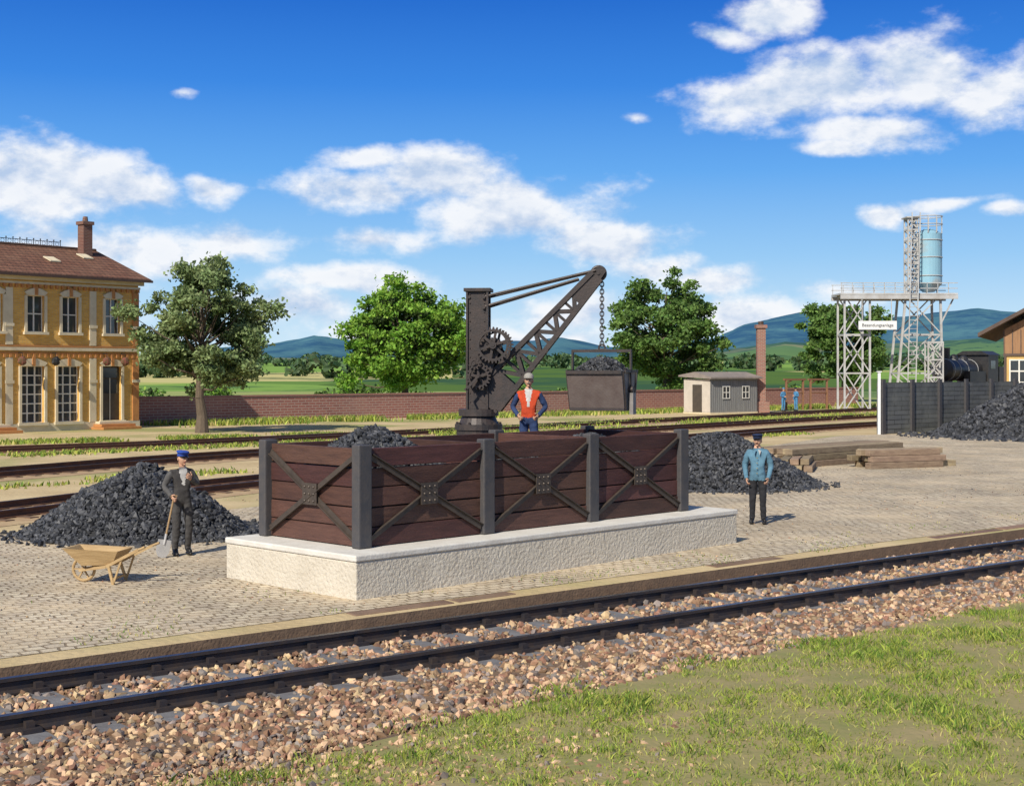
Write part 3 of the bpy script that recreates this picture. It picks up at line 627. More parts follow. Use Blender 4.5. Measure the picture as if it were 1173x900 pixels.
m_tub=MAT('bucket_iron',(.115,.082,.072),(.17,.135,.118),scale=4,rough=.55,metal=.1,bump=.25)
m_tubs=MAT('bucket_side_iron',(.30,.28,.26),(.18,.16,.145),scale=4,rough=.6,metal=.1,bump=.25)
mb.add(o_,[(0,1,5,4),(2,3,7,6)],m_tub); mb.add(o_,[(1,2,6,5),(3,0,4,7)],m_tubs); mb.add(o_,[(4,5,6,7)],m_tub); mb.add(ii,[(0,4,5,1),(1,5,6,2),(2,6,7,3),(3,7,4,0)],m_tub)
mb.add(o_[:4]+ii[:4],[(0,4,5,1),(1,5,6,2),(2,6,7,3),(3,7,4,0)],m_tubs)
for sx in (-1,1):
    mb.beam((sx*.55,-.02,2.5),(sx*.55,-.02,3.36),.03,.06,m_crane)
    mb.beam((sx*.55,-.33,3.0),(sx*.55,.33,3.0),.03,.05,m_crane)
    mb.cyl((sx*.51,-.02,2.68),(sx*.60,-.02,2.68),.06,.06,m_crane,12)
    mb.beam((sx*.535,-.36,3.0),(sx*.525,-.2,2.32),.02,.045,m_crane); mb.beam((sx*.535,.36,3.0),(sx*.525,.2,2.32),.02,.045,m_crane)
mb.beam((-.565,-.02,3.36),(.565,-.02,3.36),.05,.05,m_crane)
mb.beam((-L2,-W2-.012,zt-.02),(L2,-W2-.012,zt-.02),.02,.06,m_crane); mb.beam((-L2,W2+.012,zt-.02),(L2,W2+.012,zt-.02),.02,.06,m_crane)
mb.beam((-L1,-W1-.012,zb_+.03),(L1,-W1-.012,zb_+.03),.02,.05,m_crane)
for sx in (-1,1): mb.cyl((0,0,3.39),(sx*.2,-.02,3.37),.015,.015,m_crane,6)
mb.box((.55,-.1,2.24),(.62,.06,2.62),m_tubs)
mb.obj('bucket',e)
P=[]
for _ in range(900):
    x=random.uniform(-.46,.46);y=random.uniform(-.36,.36);P.append(tuple(bk@Vector((x,y,2.95+.27*max(0,1-(x/.52)**2-(y/.42)**2)+random.uniform(-.04,.02)))))
V,F=stones(np.array(P),rng.uniform(.02,.048,len(P)),.4,.7); arr_obj('bucket_coal',V,F,[m_coal],None,e)
mb=MB(bk);mb.sph((0,0,2.9),(.44,.37,.25),m_coalb);mb.obj('bucket_coal_core',e)

# ------------------------------------------------------------ wheelbarrow
m_barrow=MAT('barrow_wood',(.50,.35,.17),(.34,.22,.10),scale=5,rough=.7,bump=.3,stretch=(.4,1,3))
Mw=Matrix.Translation((-5.80,19.85,.006))@Matrix.Rotation(math.radians(-8),4,'Z')
mb=MB(Mw); e=group('wheelbarrow',Mw.translation)
def shell(o,i,mat): mb.add(o,[(0,1,5,4),(1,2,6,5),(2,3,7,6),(3,0,4,7),(4,5,6,7)],mat); mb.add(i,[(0,4,5,1),(1,5,6,2),(2,6,7,3),(3,7,4,0),(7,6,5,4)],mat); mb.add(o[:4]+i[:4],[(0,1,5,4),(1,2,6,5),(2,3,7,6),(3,0,4,7)],mat)
o=[(-.50,-.27,.50),(.32,-.27,.47),(.32,.27,.47),(-.50,.27,.50),(-.25,-.18,.25),(.20,-.18,.27),(.20,.18,.27),(-.25,.18,.25)]
i=[(-.47,-.245,.495),(.295,-.245,.467),(.295,.245,.467),(-.47,.245,.495),(-.24,-.165,.27),(.19,-.165,.29),(.19,.165,.29),(-.24,.165,.27)]
shell(o,i,m_barrow); mb.obj('tray',e,recalc=False)
mb=MB(Mw)
for sy in(-1,1):
    mb.beam((-.34,sy*.06,.17),(.12,sy*.19,.245),.035,.04,m_barrow); mb.beam((.12,sy*.19,.245),(.62,sy*.25,.50),.035,.04,m_barrow); mb.cyl((.60,sy*.248,.49),(.72,sy*.26,.54),.018,.018,m_barrow,8)
    mb.beam((.16,sy*.2,.26),(.24,sy*.22,.0),.03,.04,m_barrow); mb.beam((.36,sy*.215,.36),(.24,sy*.22,.02),.02,.025,m_barrow)
mb.beam((.23,-.22,.08),(.23,.22,.08),.025,.03,m_barrow)
mb.obj('frame',e)
mb=MB(Mw); c=Vector((-.30,0,.18)); mb.torus(c,(0,1,0),.16,.022,m_barrow,24,8); mb.cyl(c-Vector((0,.07,0)),c+Vector((0,.07,0)),.025,.025,m_barrow,8)
for k in range(6):
    a=k*math.pi/3; mb.beam(c,c+Vector((math.cos(a)*.15,0,math.sin(a)*.15)),.018,.025,m_barrow,up=(0,1,0))
mb.obj('wheel',e,smooth=False)

# ------------------------------------------------------------ brick wall
wd=Vector((50.4,45,0)).normalized()
m_bw=BRICK('red_brick',(.36,.15,.11),(.28,.115,.09),(.44,.33,.27),wd,bw=.5,bh=.16,ms=.018,stainamt=.4,stain=(.40,.26,.20),sscale=.3)
m_cap=MAT('wall_coping',(.36,.18,.14),(.27,.14,.11),scale=2,rough=.9,bump=.3)
w0=Vector((-20.4,77.5,0))-wd*14; Lw=82
Mw=Matrix.Translation(w0)@Matrix.Rotation(math.atan2(wd.y,wd.x),4,'Z')
mb=MB(Mw)
mb.box((0,-.12,0),(Lw,.12,1.5),m_bw); mb.box((-.02,-.17,1.5),(Lw+.02,.17,1.6),m_cap)
mb.obj('brick_wall')

# ------------------------------------------------------------ station building
fd=Vector((-.64,-.77,0)).normalized(); bd=Vector((-.77,.64,0)).normalized()
C0=Vector((-19.8,74,0))
Ms=Matrix.Translation(C0)@Matrix(((fd.x,bd.x,0,0),(fd.y,bd.y,0,0),(0,0,1,0),(0,0,0,1)))
e=group('station_building',Ms@Vector((9,4.5,0)))
m_yb=BRICK('yellow_brick',(.82,.49,.11),(.68,.37,.075),(.58,.40,.19),fd,bw=.3,bh=.1,ms=.014,stain=(.5,.26,.07),stainamt=.3)
m_ybe=BRICK('yellow_brick_end',(.82,.49,.11),(.68,.37,.075),(.58,.40,.19),bd,bw=.3,bh=.1,ms=.014,stain=(.5,.26,.07),stainamt=.3)
m_trim=MAT('stone_trim',(.72,.63,.44),(.60,.50,.33),scale=2,rough=.85,bump=.2)
m_obr=MAT('orange_brick_trim',(.55,.25,.08),(.42,.18,.06),scale=3,rough=.85,bump=.3)
m_tile=BRICK('roof_tiles',(.22,.10,.06),(.15,.065,.04),(.07,.035,.025),fd,bw=.3,bh=.17,ms=.025,stain=(.26,.16,.10),stainamt=.4,bump=1)
m_glass=MAT('window_glass',(.03,.035,.04),(.06,.065,.07),scale=1,rough=.08,spec=.8)
m_wfr=MAT('window_frame',(.78,.75,.66),(.68,.65,.57),scale=3,rough=.6)
m_door=MAT('door_wood',(.06,.05,.04),(.09,.07,.05),scale=3,rough=.6)
LB=18
ops=[]
for a_,w_ in ((1.6,.9),(4.1,.95),(6.05,.95),(8.3,.95),(10.6,.95),(13,.95),(15.5,.95)): ops.append((a_,w_,4.95,6.75,'w'))
for a_,w_,k_ in ((1.65,1.15,'d'),(4.2,1.25,'w'),(6.2,1.25,'w'),(8.7,1.3,'d'),(11,1.25,'w'),(13.2,1.25,'w'),(15.6,1.25,'w')): ops.append((a_,w_,.45,3.25,k_))
def facade(mb,a0,a1,za,zb,opl):
    opl=sorted(opl); x=a0
    for (a_,w_,z0_,z1_,k_) in opl:
        mb.box((x,0,za),(a_-w_/2,.35,zb),m_yb); mb.box((a_-w_/2,0,za),(a_+w_/2,.35,z0_),m_yb); mb.box((a_-w_/2,0,z1_),(a_+w_/2,.35,zb),m_yb); x=a_+w_/2
    mb.box((x,0,za),(a1,.35,zb),m_yb)
mb=MB(Ms)
facade(mb,0,LB,.4,4.1,[o for o in ops if o[2]<2]); facade(mb,0,LB,4.1,7.7,[o for o in ops if o[2]>2])
mb.box((0,.35,.4),(.35,9,7.7),m_ybe); mb.box((LB-.35,.35,.4),(LB,9,7.7),m_ybe); mb.box((.35,8.65,.4),(LB-.35,9,7.7),m_yb)
for xx in (0,LB-.35): mb.prism([(xx,0,7.7),(xx,9,7.7),(xx,4.5,9.3)],(.35,0,0),m_ybe)
mb.box((-.06,-.06,0),(LB+.06,9.06,.4),m_trim)
mb.obj('walls',e)
mb=MB(Ms)
for z_,h_,p_,m_ in ((4.02,.16,.10,m_trim),(4.2,.09,.06,m_obr),(3.86,.08,.05,m_obr),(7.3,.12,.08,m_trim),(7.5,.2,.22,m_trim)): mb.box((-p_,-p_,z_),(LB+p_,-.003,z_+h_),m_)
a_=.0
while a_<LB: mb.box((a_,-.13,7.12),(a_+.14,-.003,7.295),m_obr); mb.box((a_,-.09,3.68),(a_+.12,-.003,3.855),m_obr); a_+=.32
for a_ in (.0,2.6,7.3,9.8,14.2,17.6):
    mb.box((a_,-.07,.4),(a_+.38,-.003,3.66),m_trim if a_ else m_obr); mb.box((a_,-.07,4.3),(a_+.38,-.003,7.1),m_trim if a_ else m_obr); mb.box((a_-.05,-.11,5.2),(a_+.43,-.072,5.35),m_trim); mb.box((a_-.05,-.11,2.4),(a_+.43,-.072,2.55),m_trim)
for (a_,w_,z0_,z1_,k_) in ops:
    h=w_/2
    for sx in(-1,1): 
        mb.box((a_+sx*h-(.14 if sx<0 else 0),-.09,z0_),(a_+sx*h+(.14 if sx>0 else 0),-.004,z1_),m_trim)
    mb.box((a_-h-.2,-.16,z0_-.14),(a_+h+.2,-.004,z0_-.002),m_trim)
    n=8;r=.22
    outer=[(a_-h-.16+(w_+.32)*i/n,-.10,z1_+.16+r*math.sin(math.pi*i/n)) for i in range(n+1)]; inner=[(a_-h+w_*i/n,-.10,z1_-.001+(r*.0)) for i in range(n+1)]
    for i in range(n): mb.prism([inner[i],inner[i+1],outer[i+1],outer[i]],(0,.095,0),m_trim)
    mb.box((a_-.08,-.15,z1_+.02),(a_+.08,-.101,z1_+.45),m_obr)
mb.obj('trim',e)
mb=MB(Ms)
for (a_,w_,z0_,z1_,k_) in ops:
    h=w_/2
    if k_=='d':
        mb.box((a_-h,.18,z0_),(a_+h,.24,z1_),m_door); mb.box((a_-h+.08,.16,z0_+1.4),(a_+h-.08,.178,z0_+2.1),m_glass); mb.box((a_-h+.05,.15,z1_-.6),(a_+h-.05,.178,z1_-.08),m_glass); mb.box((a_-.02,.14,z0_),(a_+.02,.149,z1_-.6),m_wfr)
    else:
        mb.box((a_-h,.2,z0_),(a_+h,.23,z1_),m_glass)
        nv=2 if z0_>2 else 3; nh=2 if z0_>2 else 6
        for i in range(nv+1): xx=a_-h+w_*i/nv; mb.box((xx-.035,.15,z0_),(xx+.035,.198,z1_),m_wfr)
        for i in range(nh+1): zz=z0_+(z1_-z0_)*i/nh; mb.box((a_-h,.155,zz-.03),(a_+h,.196,zz+.03),m_wfr)
mb.obj('windows_and_doors',e)
mb=MB(Ms)
def slab(p): mb.prism(p,(0,0,.14),m_tile)
RZ=9.5
slab([(-.45,-.55,7.68),(LB+.45,-.55,7.68),(LB+.45,4.5,RZ),(-.45,4.5,RZ)]); slab([(-.45,4.5,RZ),(LB+.45,4.5,RZ),(LB+.45,9.55,7.68),(-.45,9.55,7.68)])
mb.obj('roof',e)
mb=MB(Ms)
m_gut=MAT('gutter',(.10,.06,.04),rough=.5)
mb.box((-.47,-.66,7.66),(LB+.47,-.553,7.78),m_gut)
mb.cyl((-.4,4.5,RZ+.16),(LB+.4,4.5,RZ+.16),.09,.09,m_gut,8)
a_=1.8
while a_<LB: mb.cyl((a_,4.5,RZ+.2),(a_,4.5,RZ+.5),.02,.02,m_dark,5); mb.sph((a_,4.5,RZ+.53),.045,m_dark,6,4); mb.torus((a_+.2,4.5,RZ+.34),(0,1,0),.1,.012,m_dark,10,4); a_+=.4
mb.cyl((1.8,4.5,RZ+.45),(LB,4.5,RZ+.45),.018,.018,m_dark,5)
for a_,b_ in ((1.0,2.6),(3.6,1.6),(7.5,1.6)):
    k_=(RZ-7.68)/5.05; z_=7.68+.14+(b_+.55)*k_
    mb.prism([(a_,b_,z_+.04),(a_+.6,b_,z_+.04),(a_+.6,b_+.7,z_+.04+.7*k_),(a_,b_+.7,z_+.04+.7*k_)],(0,0,.06),m_trim)
mb.obj('roof_fittings',e)
mb=MB(Ms); m_chb=BRICK('chimney_brick',(.20,.08,.055),(.14,.055,.04),(.25,.18,.14),fd,bw=.25,bh=.08,ms=.012)
mb.box((.6,3.3,8.4),(1.15,3.85,10.9),m_chb); mb.box((.53,3.23,10.9),(1.22,3.92,11.08),m_chb); mb.cyl((.87,3.57,11.08),(.87,3.57,11.35),.16,.13,m_chb,10); mb.obj('chimney',e)
mb=MB(Ms)
for a0,a1 in ((.6,2.9),(7.4,10)):
    for i in range(3): mb.box((a0-.0+i*.12,-.35*(3-i)-.1,i*.14),(a1-i*.12,-.062,(i+1)*.14-.004 if i<2 else .41),m_obr if i<2 else m_trim)
mb.obj('steps',e,bevel=.01)
mb=MB(Ms); m_leafd=MAT('basket_flowers',(.06,.09,.03),(.25,.05,.05),scale=9,rough=.9,bump=.5); m_lamp=MAT('lamp_iron',(.02,.02,.02),rough=.5)
for a_ in (5.15,2.2,1.1,7.0,9.9):
    mb.beam((a_,-.0,3.9),(a_,-.4,3.9),.03,.03,m_lamp); mb.cyl((a_,-.4,3.9),(a_,-.4,3.7),.015,.015,m_lamp,5); mb.sph((a_,-.4,3.5),(.22,.2,.22),m_leafd if a_!=5.15 else m_lamp,10,8,lambda p:p*(1+.3*mnoise.noise(p*12)))
mb.obj('wall_lamps_and_baskets',e)

# ------------------------------------------------------------ grey shed + chimney
m_shw=MAT('shed_boards',(.27,.27,.26),(.18,.175,.165),scale=2.5,rough=.85,stretch=(6,6,.5),bump=.4)
m_shl=MAT('shed_wall_pale',(.60,.53,.44),(.50,.44,.36),scale=2,rough=.85,bump=.2)
m_felt=MAT('shed_roof_felt',(.30,.25,.21),(.20,.17,.15),scale=2,rough=.9)
Msd=Matrix.Translation((13.85,97.5,0))@Matrix.Rotation(math.radians(38),4,'Z')
mb=MB(Msd);e=group('yard_shed',Msd.translation)
mb.box((0,0,.1),(4.8,2.6,2.45),m_shw); mb.box((-.03,-.03,0),(4.83,2.63,.1),m_trim)
mb.box((-.02,0.02,.12),(-.002,2.58,2.44),m_shl)
for i in range(24): mb.box((i*.2+.02,-.02,.12),(i*.2+.05,-.002,2.4),m_shw)
mb.obj('walls',e)
mb=MB(Msd); mb.prism([(-.25,-.3,2.46),(-.25,2.9,2.60),(-.25,2.9,2.72),(-.25,1.3,2.95),(-.25,-.3,2.58)],(5.3,0,0),m_felt); mb.obj('roof',e)
mb=MB(Msd)
for a_ in (1.2,3.2): mb.box((a_,-.045,1.1),(a_+.7,-.022,1.9),m_glass); [mb.box((a_+x-.03,-.065,1.05),(a_+x+.03,-.046,1.95),m_wfr) for x in (0,.35,.7)]; [mb.box((a_,-.064,z-.03),(a_+.7,-.047,z+.03),m_wfr) for z in (1.08,1.5,1.92)]
mb.box((-.05,.8,.12),(-.021,1.7,2.05),m_door); mb.obj('door_and_windows',e)
mb=MB(); m_chr=BRICK('stack_brick',(.34,.13,.09),(.24,.09,.07),(.34,.28,.22),(1,0),bw=.28,bh=.1,ms=.016)
mb.box((17.75,101,0),(18.35,101.6,6.1),m_chr); mb.box((17.65,100.9,6.1),(18.45,101.7,6.35),m_chr); mb.box((17.5,100.8,0),(18.6,101.8,.8),m_chr); mb.cyl((18.05,101.3,6.35),(18.05,101.3,6.6),.2,.2,m_gut,10); mb.obj('brick_chimney',bevel=.01)

mb=MB(); 
m_tim=MAT('rough_timber',(.25,.12,.06),(.18,.09,.05),scale=3,rough=.85,bump=.3)
for x,y in ((21.2,108),(23.4,109.5)):
    mb.beam((x,y,0),(x,y,2.3),.16,.16,m_tim); mb.beam((x+1.5,y+1,0),(x+1.5,y+1,2.3),.16,.16,m_tim); mb.beam((x-.2,y-.1,2.35),(x+1.7,y+1.1,2.35),.18,.14,m_tim); mb.beam((x,y,1.3),(x+1.5,y+1,1.3),.12,.1,m_tim); mb.beam((x,y,2),(x+.5,y+.33,2.3),.08,.08,m_tim)
mb.obj('timber_frame')

# ------------------------------------------------------------ sanding tower
m_grey=MAT('tower_paint_grey',(.52,.53,.52),(.38,.355,.32),scale=1.5,rough=.6,bump=.1)
m_tank=MAT('tank_paint_blue',(.28,.50,.60),(.24,.42,.52),scale=.8,rough=.45,col3=(.34,.38,.38),scale3=.6)
e=group('sanding_tower',(30,106,0))
mb=MB()
def trestle(x0,x1,y0,y1,z0,z1,x0t=None,x1t=None,lev=3,w=.14):
    x0t=x0 if x0t is None else x0t;x1t=x1 if x1t is None else x1t
    L=lambda a,b,t:a+(b-a)*t
    for y in(y0,y1):
        mb.beam((x0,y,z0),(x0t,y,z1),w,w,m_grey); mb.beam((x1,y,z0),(x1t,y,z1),w,w,m_grey)
        for i in range(lev):
            t0=i/lev;t1=(i+1)/lev;za=L(z0,z1,t0);zb=L(z0,z1,t1)
            mb.beam((L(x0,x0t,t0),y,za),(L(x1,x1t,t1),y,zb),.07,.09,m_grey); mb.beam((L(x1,x1t,t0),y,za),(L(x0,x0t,t1),y,zb),.07,.09,m_grey); mb.beam((L(x0,x0t,t1),y,zb-.06),(L(x1,x1t,t1),y,zb-.06),.08,.12,m_grey)
    for t_ in range(1,lev+1):
        t=t_/lev;z=L(z0,z1,t)-.06
        for xa,xb_ in((x0,x0t),(x1,x1t)): mb.beam((L(xa,xb_,t),y0,z),(L(xa,xb_,t),y1,z),.08,.12,m_grey)
trestle(25.0,26.9,105,107.2,0,8.7,lev=3); trestle(28.8,32.4,105,107.2,0,8.7,29.6,32.2,lev=3,w=.16)
mb.box((24.6,104.6,8.72),(33.4,107.6,8.85),m_grey)
for x in np.arange(24.7,33.5,.8): mb.beam((x,104.65,8.85),(x,104.65,9.6),.05,.05,m_grey); mb.beam((x,107.55,8.85),(x,107.55,9.6),.05,.05,m_grey)
for z in(9.2,9.6):
    for y in (104.65,107.55): mb.beam((24.6,y,z),(33.4,y,z),.05,.06,m_grey)
mb.beam((24.6,104.62,8.55),(33.4,104.62,8.55),.14,.3,m_grey); mb.beam((24.6,107.58,8.55),(33.4,107.58,8.55),.14,.3,m_grey)
mb.beam((33.2,105,8.5),(32.2,105,6.5),.1,.1,m_grey)
mb.obj('trestle',e)
mb=MB(); mb.cyl((31.6,106,9.6),(31.6,106,13.4),1.0,1.0,m_tank,28); mb.cyl((31.6,106,9.0),(31.6,106,9.6),.45,1.0,m_tank,28); mb.cyl((31.6,106,13.4),(31.6,106,13.75),1.0,.35,m_tank,28); 
for z in(10.2,11.6,12.9): mb.torus((31.6,106,z),(0,0,1),1.02,.04,m_grey,28,5)
for k in range(10):
    a=k*math.pi/5; mb.beam((31.6+math.cos(a)*1.02,106+math.sin(a)*1.02,13.4),(31.6+math.cos(a)*1.02,106+math.sin(a)*1.02,14.7),.06,.06,m_grey)
for z in(14.1,14.7): mb.torus((31.6,106,z),(0,0,1),1.03,.04,m_grey,28,5)
mb.obj('tank',e,smooth=False)
mb=MB(); trestle(29.75,30.45,104.9,105.9,8.8,14.5,lev=7,w=.1)
mb.box((29.6,104.7,14.5),(30.6,106.2,14.6),m_grey)
for sx in (30.0,30.6): mb.beam((sx-.7,103.6,0),(sx,104.7,14.9),.07,.07,m_grey)
for i in range(46):
    t=i/46; mb.beam((29.3+.7*t,103.6+1.1*t,14.9*t),(29.9+.7*t,103.6+1.1*t,14.9*t),.04,.04,m_grey)
trestle(30.9,32.0,103.7,104.5,0,5.2,lev=4,w=.1)
mb.obj('ladder_tower',e)
mb=MB(); m_sign=MAT('sign_white',(.8,.8,.78),(.75,.75,.72),rough=.5); m_blk=MAT('sign_letters',(.02,.02,.02),rough=.6)
mb.box((25.9,104.35,6.1),(28.75,104.42,6.75),m_sign); mb.beam((26.2,104.45,6.75),(26.2,104.6,8.5),.05,.05,m_grey); mb.beam((28.4,104.45,6.75),(28.4,104.6,8.5),.05,.05,m_grey); mb.obj('sign_board',e)
cu=bpy.data.curves.new('sign_text','FONT'); cu.body='Besandungsanlage'; cu.size=.33; cu.align_x='CENTER'; cu.align_y='CENTER'; cu.extrude=.004; cu.materials.append(m_blk)
o=bpy.data.objects.new('sign_text',cu); o.location=(27.32,104.34,6.42); o.rotation_euler=(math.pi/2,0,0); finish(o,e)

# ------------------------------------------------------------ retaining wall of the right coal store
m_rw=BRICK('sleeper_wall',(.13,.135,.135),(.085,.09,.092),(.04,.04,.04),(.7,.714),bw=1.2,bh=.22,ms=.02,stain=(.22,.22,.19),stainamt=.6)
Mr=Matrix.Translation((17.6,66.4,0))@Matrix.Rotation(math.radians(42),4,'Z')
mb=MB(Mr); mb.box((0,0,0),(13,.3,2.45),m_rw)
for i in range(6): mb.box((i*2.5-.12,-.12,0),(i*2.5+.12,-.002,2.6),m_post)
mb.obj('coal_store_wall')
mb=MB(); mb.box((17.36,66.22,0),(17.48,66.34,2.95),m_sign); mb.box((17.32,66.18,2.95),(17.52,66.38,3.0),m_sign); mb.obj('marker_post')

# ------------------------------------------------------------ goods shed at the right edge
m_gsw=MAT('goods_shed_boards',(.36,.20,.10),(.26,.14,.07),scale=2,rough=.8,stretch=(4,4,.4),bump=.3)
m_gsy=MAT('goods_shed_plaster',(.62,.42,.15),(.52,.34,.12),scale=1,rough=.9)
m_gsr=MAT('goods_shed_roof',(.085,.06,.05),(.13,.09,.07),scale=2,rough=.85,bump=.3)
Mg=Matrix.Translation((31.0,88,0))@Matrix.Rotation(math.radians(-23),4,'Z')
mb=MB(Mg);e=group('goods_shed',Mg.translation)
mb.box((0,0,1.0),(11,14,4.0),m_gsy); mb.box((0,0,4.0),(11,14,5.6),m_gsw); mb.box((-.05,-.05,0),(11.05,14.05,1.0),m_bw); mb.prism([(0,0,5.6),(11,0,5.6),(5.5,0,8.6)],(0,.3,0),m_gsw)
for i in range(23): mb.box((i*.5-.03,-.04,4.0),(i*.5+.03,-.003,5.6),m_gsr)
for x in (0,2.2,4.4,6.6,8.8,10.85): mb.box((x,-.08,1.0),(x+.15,-.003,4.0),m_gsr)
mb.box((-.05,-.09,3.95),(11.05,-.045,4.1),m_gsr)
mb.obj('walls',e)
mb=MB(Mg)
for sg in (0,1):
    a=(-1.5,-1.0,5.15) if sg==0 else (12.5,-1.0,5.15); t=(5.5,-1.0,9.05)
    mb.prism([a,t,(t[0],15,t[2]),(a[0],15,a[2])],(0,0,.24),m_gsr)
mb.obj('roof',e)
mb=MB(Mg); mb.box((.35,-.05,2.3),(2.0,-.02,3.7),m_glass)
for x in np.linspace(.35,2.0,4): mb.box((x-.04,-.078,2.25),(x+.04,-.051,3.75),m_wfr)
for z in (2.3,3.0,3.7): mb.box((.35,-.077,z-.04),(2.0,-.052,z+.04),m_wfr)
mb.obj('windows',e)

# ------------------------------------------------------------ steam locomotive
m_loco=MAT('locomotive_black',(.025,.025,.028),(.05,.046,.043),scale=3,rough=.45,metal=.2); m_red=MAT('locomotive_red',(.3,.03,.02),rough=.6)
ld=Vector((34.1,40,0)).normalized()
Ml=Matrix.Translation((38.5,119.4,.2))@Matrix.Rotation(math.atan2(ld.y,ld.x),4,'Z')
mb=MB(Ml);e=group('steam_locomotive',Ml.translation)
mb.cyl((-4,0,2.9),(2.2,0,2.9),.9,.9,m_loco,24); mb.cyl((-4.3,0,2.9),(-4,0,2.9),.6,.92,m_loco,24); mb.cyl((-3.3,0,3.6),(-3.3,0,4.75),.25,.3,m_loco,14); mb.sph((-1.8,0,3.75),(.4,.4,.5),m_loco); mb.sph((.2,0,3.7),(.45,.4,.45),m_loco)
mb.box((2.2,-1.4,1.4),(4.4,1.4,4.2),m_loco); mb.prism([(2.0,-1.5,4.2),(2.0,1.5,4.2),(2.0,.8,4.55),(2.0,-.8,4.55)],(2.7,0,0),m_loco); mb.box((-4.3,-1.3,1.25),(4.6,1.3,1.45),m_red)
mb.box((2.7,-1.42,3.0),(3.7,-1.403,3.7),m_glass)
mb.box((-1.5,-1.3,1.5),(1.9,-.75,2.8),m_loco); mb.box((-4.5,-1.0,1.5),(-4.4,1.0,2.0),m_loco)
for x in (-3.6,-2.4,-.8,1.2): mb.torus((x,0,2.9),(1,0,0),.91,.025,m_grey,24,5)
mb.obj('boiler_and_cab',e)
mb=MB(Ml)
for x in(-3.2,-1.4,.4,2.2):
    for sy in(-.75,.75): mb.cyl((x,sy-.06,.62),(x,sy+.06,.62),.6,.6,m_red,20); mb.torus((x,sy,.62),(0,1,0),.62,.05,m_loco,20,5)
mb.beam((-3.2,-.9,.5),(2.2,-.9,.5),.05,.1,m_grey)
mb.box((4.9,-1.3,1.0),(8.5,1.3,3.2),m_loco); mb.cyl((5.6,-.7,.5),(5.6,.7,.5),.48,.48,m_red); mb.cyl((7.6,-.7,.5),(7.6,.7,.5),.48,.48,m_red)
mb.obj('wheels_and_tender',e)

# ------------------------------------------------------------ timber stacks
m_slb=MAT('stacked_timber',(.36,.27,.17),(.20,.14,.09),scale=3,rough=.9,bump=.5,island=.35,stretch=(1,1,4))
def stack(c,yaw,L,rowsn,nw):
    Mx=Matrix.Translation(c)@Matrix.Rotation(yaw,4,'Z'); mb=MB(Mx)
    for r in range(rowsn):
        for k in range(nw-(r//2)):
            x=random.uniform(-.3,.3); y=k*.29+random.uniform(-.02,.02)+r*.1
            mb.box((x,y,r*.19+.001),(x+L+random.uniform(-.3,.3),y+.26,r*.19+.182),m_slb)
    mb.obj('timber_stack',bevel=.012)
stack((8.9,43.2,.006),math.radians(44),6.6,3,7); stack((11.2,42.8,.006),math.radians(22),2.8,3,4); stack((8.9,41.4,.006),math.radians(75),2.4,2,3)

# ------------------------------------------------------------ trees
m_bark=MAT('bark',(.17,.13,.09),(.10,.075,.055),scale=6,rough=.95,bump=.8,stretch=(3,3,.6))
def leafmat(n,a,b): return MAT(n,a,b,scale=.5,rough=.65,island=.5,transl=.35,hard=.15)
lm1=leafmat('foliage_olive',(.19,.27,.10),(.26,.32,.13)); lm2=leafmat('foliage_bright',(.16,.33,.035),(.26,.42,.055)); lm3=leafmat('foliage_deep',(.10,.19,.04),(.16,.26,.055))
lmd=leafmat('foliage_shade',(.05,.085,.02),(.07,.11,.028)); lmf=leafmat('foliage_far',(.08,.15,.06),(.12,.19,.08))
def leaves(P,sz):
    n=len(P);R=randrot(n);q=np.array([(-1,-.55,0),(1,-.55,0),(1,.55,.25),(-1,.55,-.25)])*.5
    V=np.einsum('nij,kj->nki',R,q)*sz[:,None,None]+P[:,None,:]; return V.reshape(-1,3),(np.arange(n*4).reshape(-1,4))
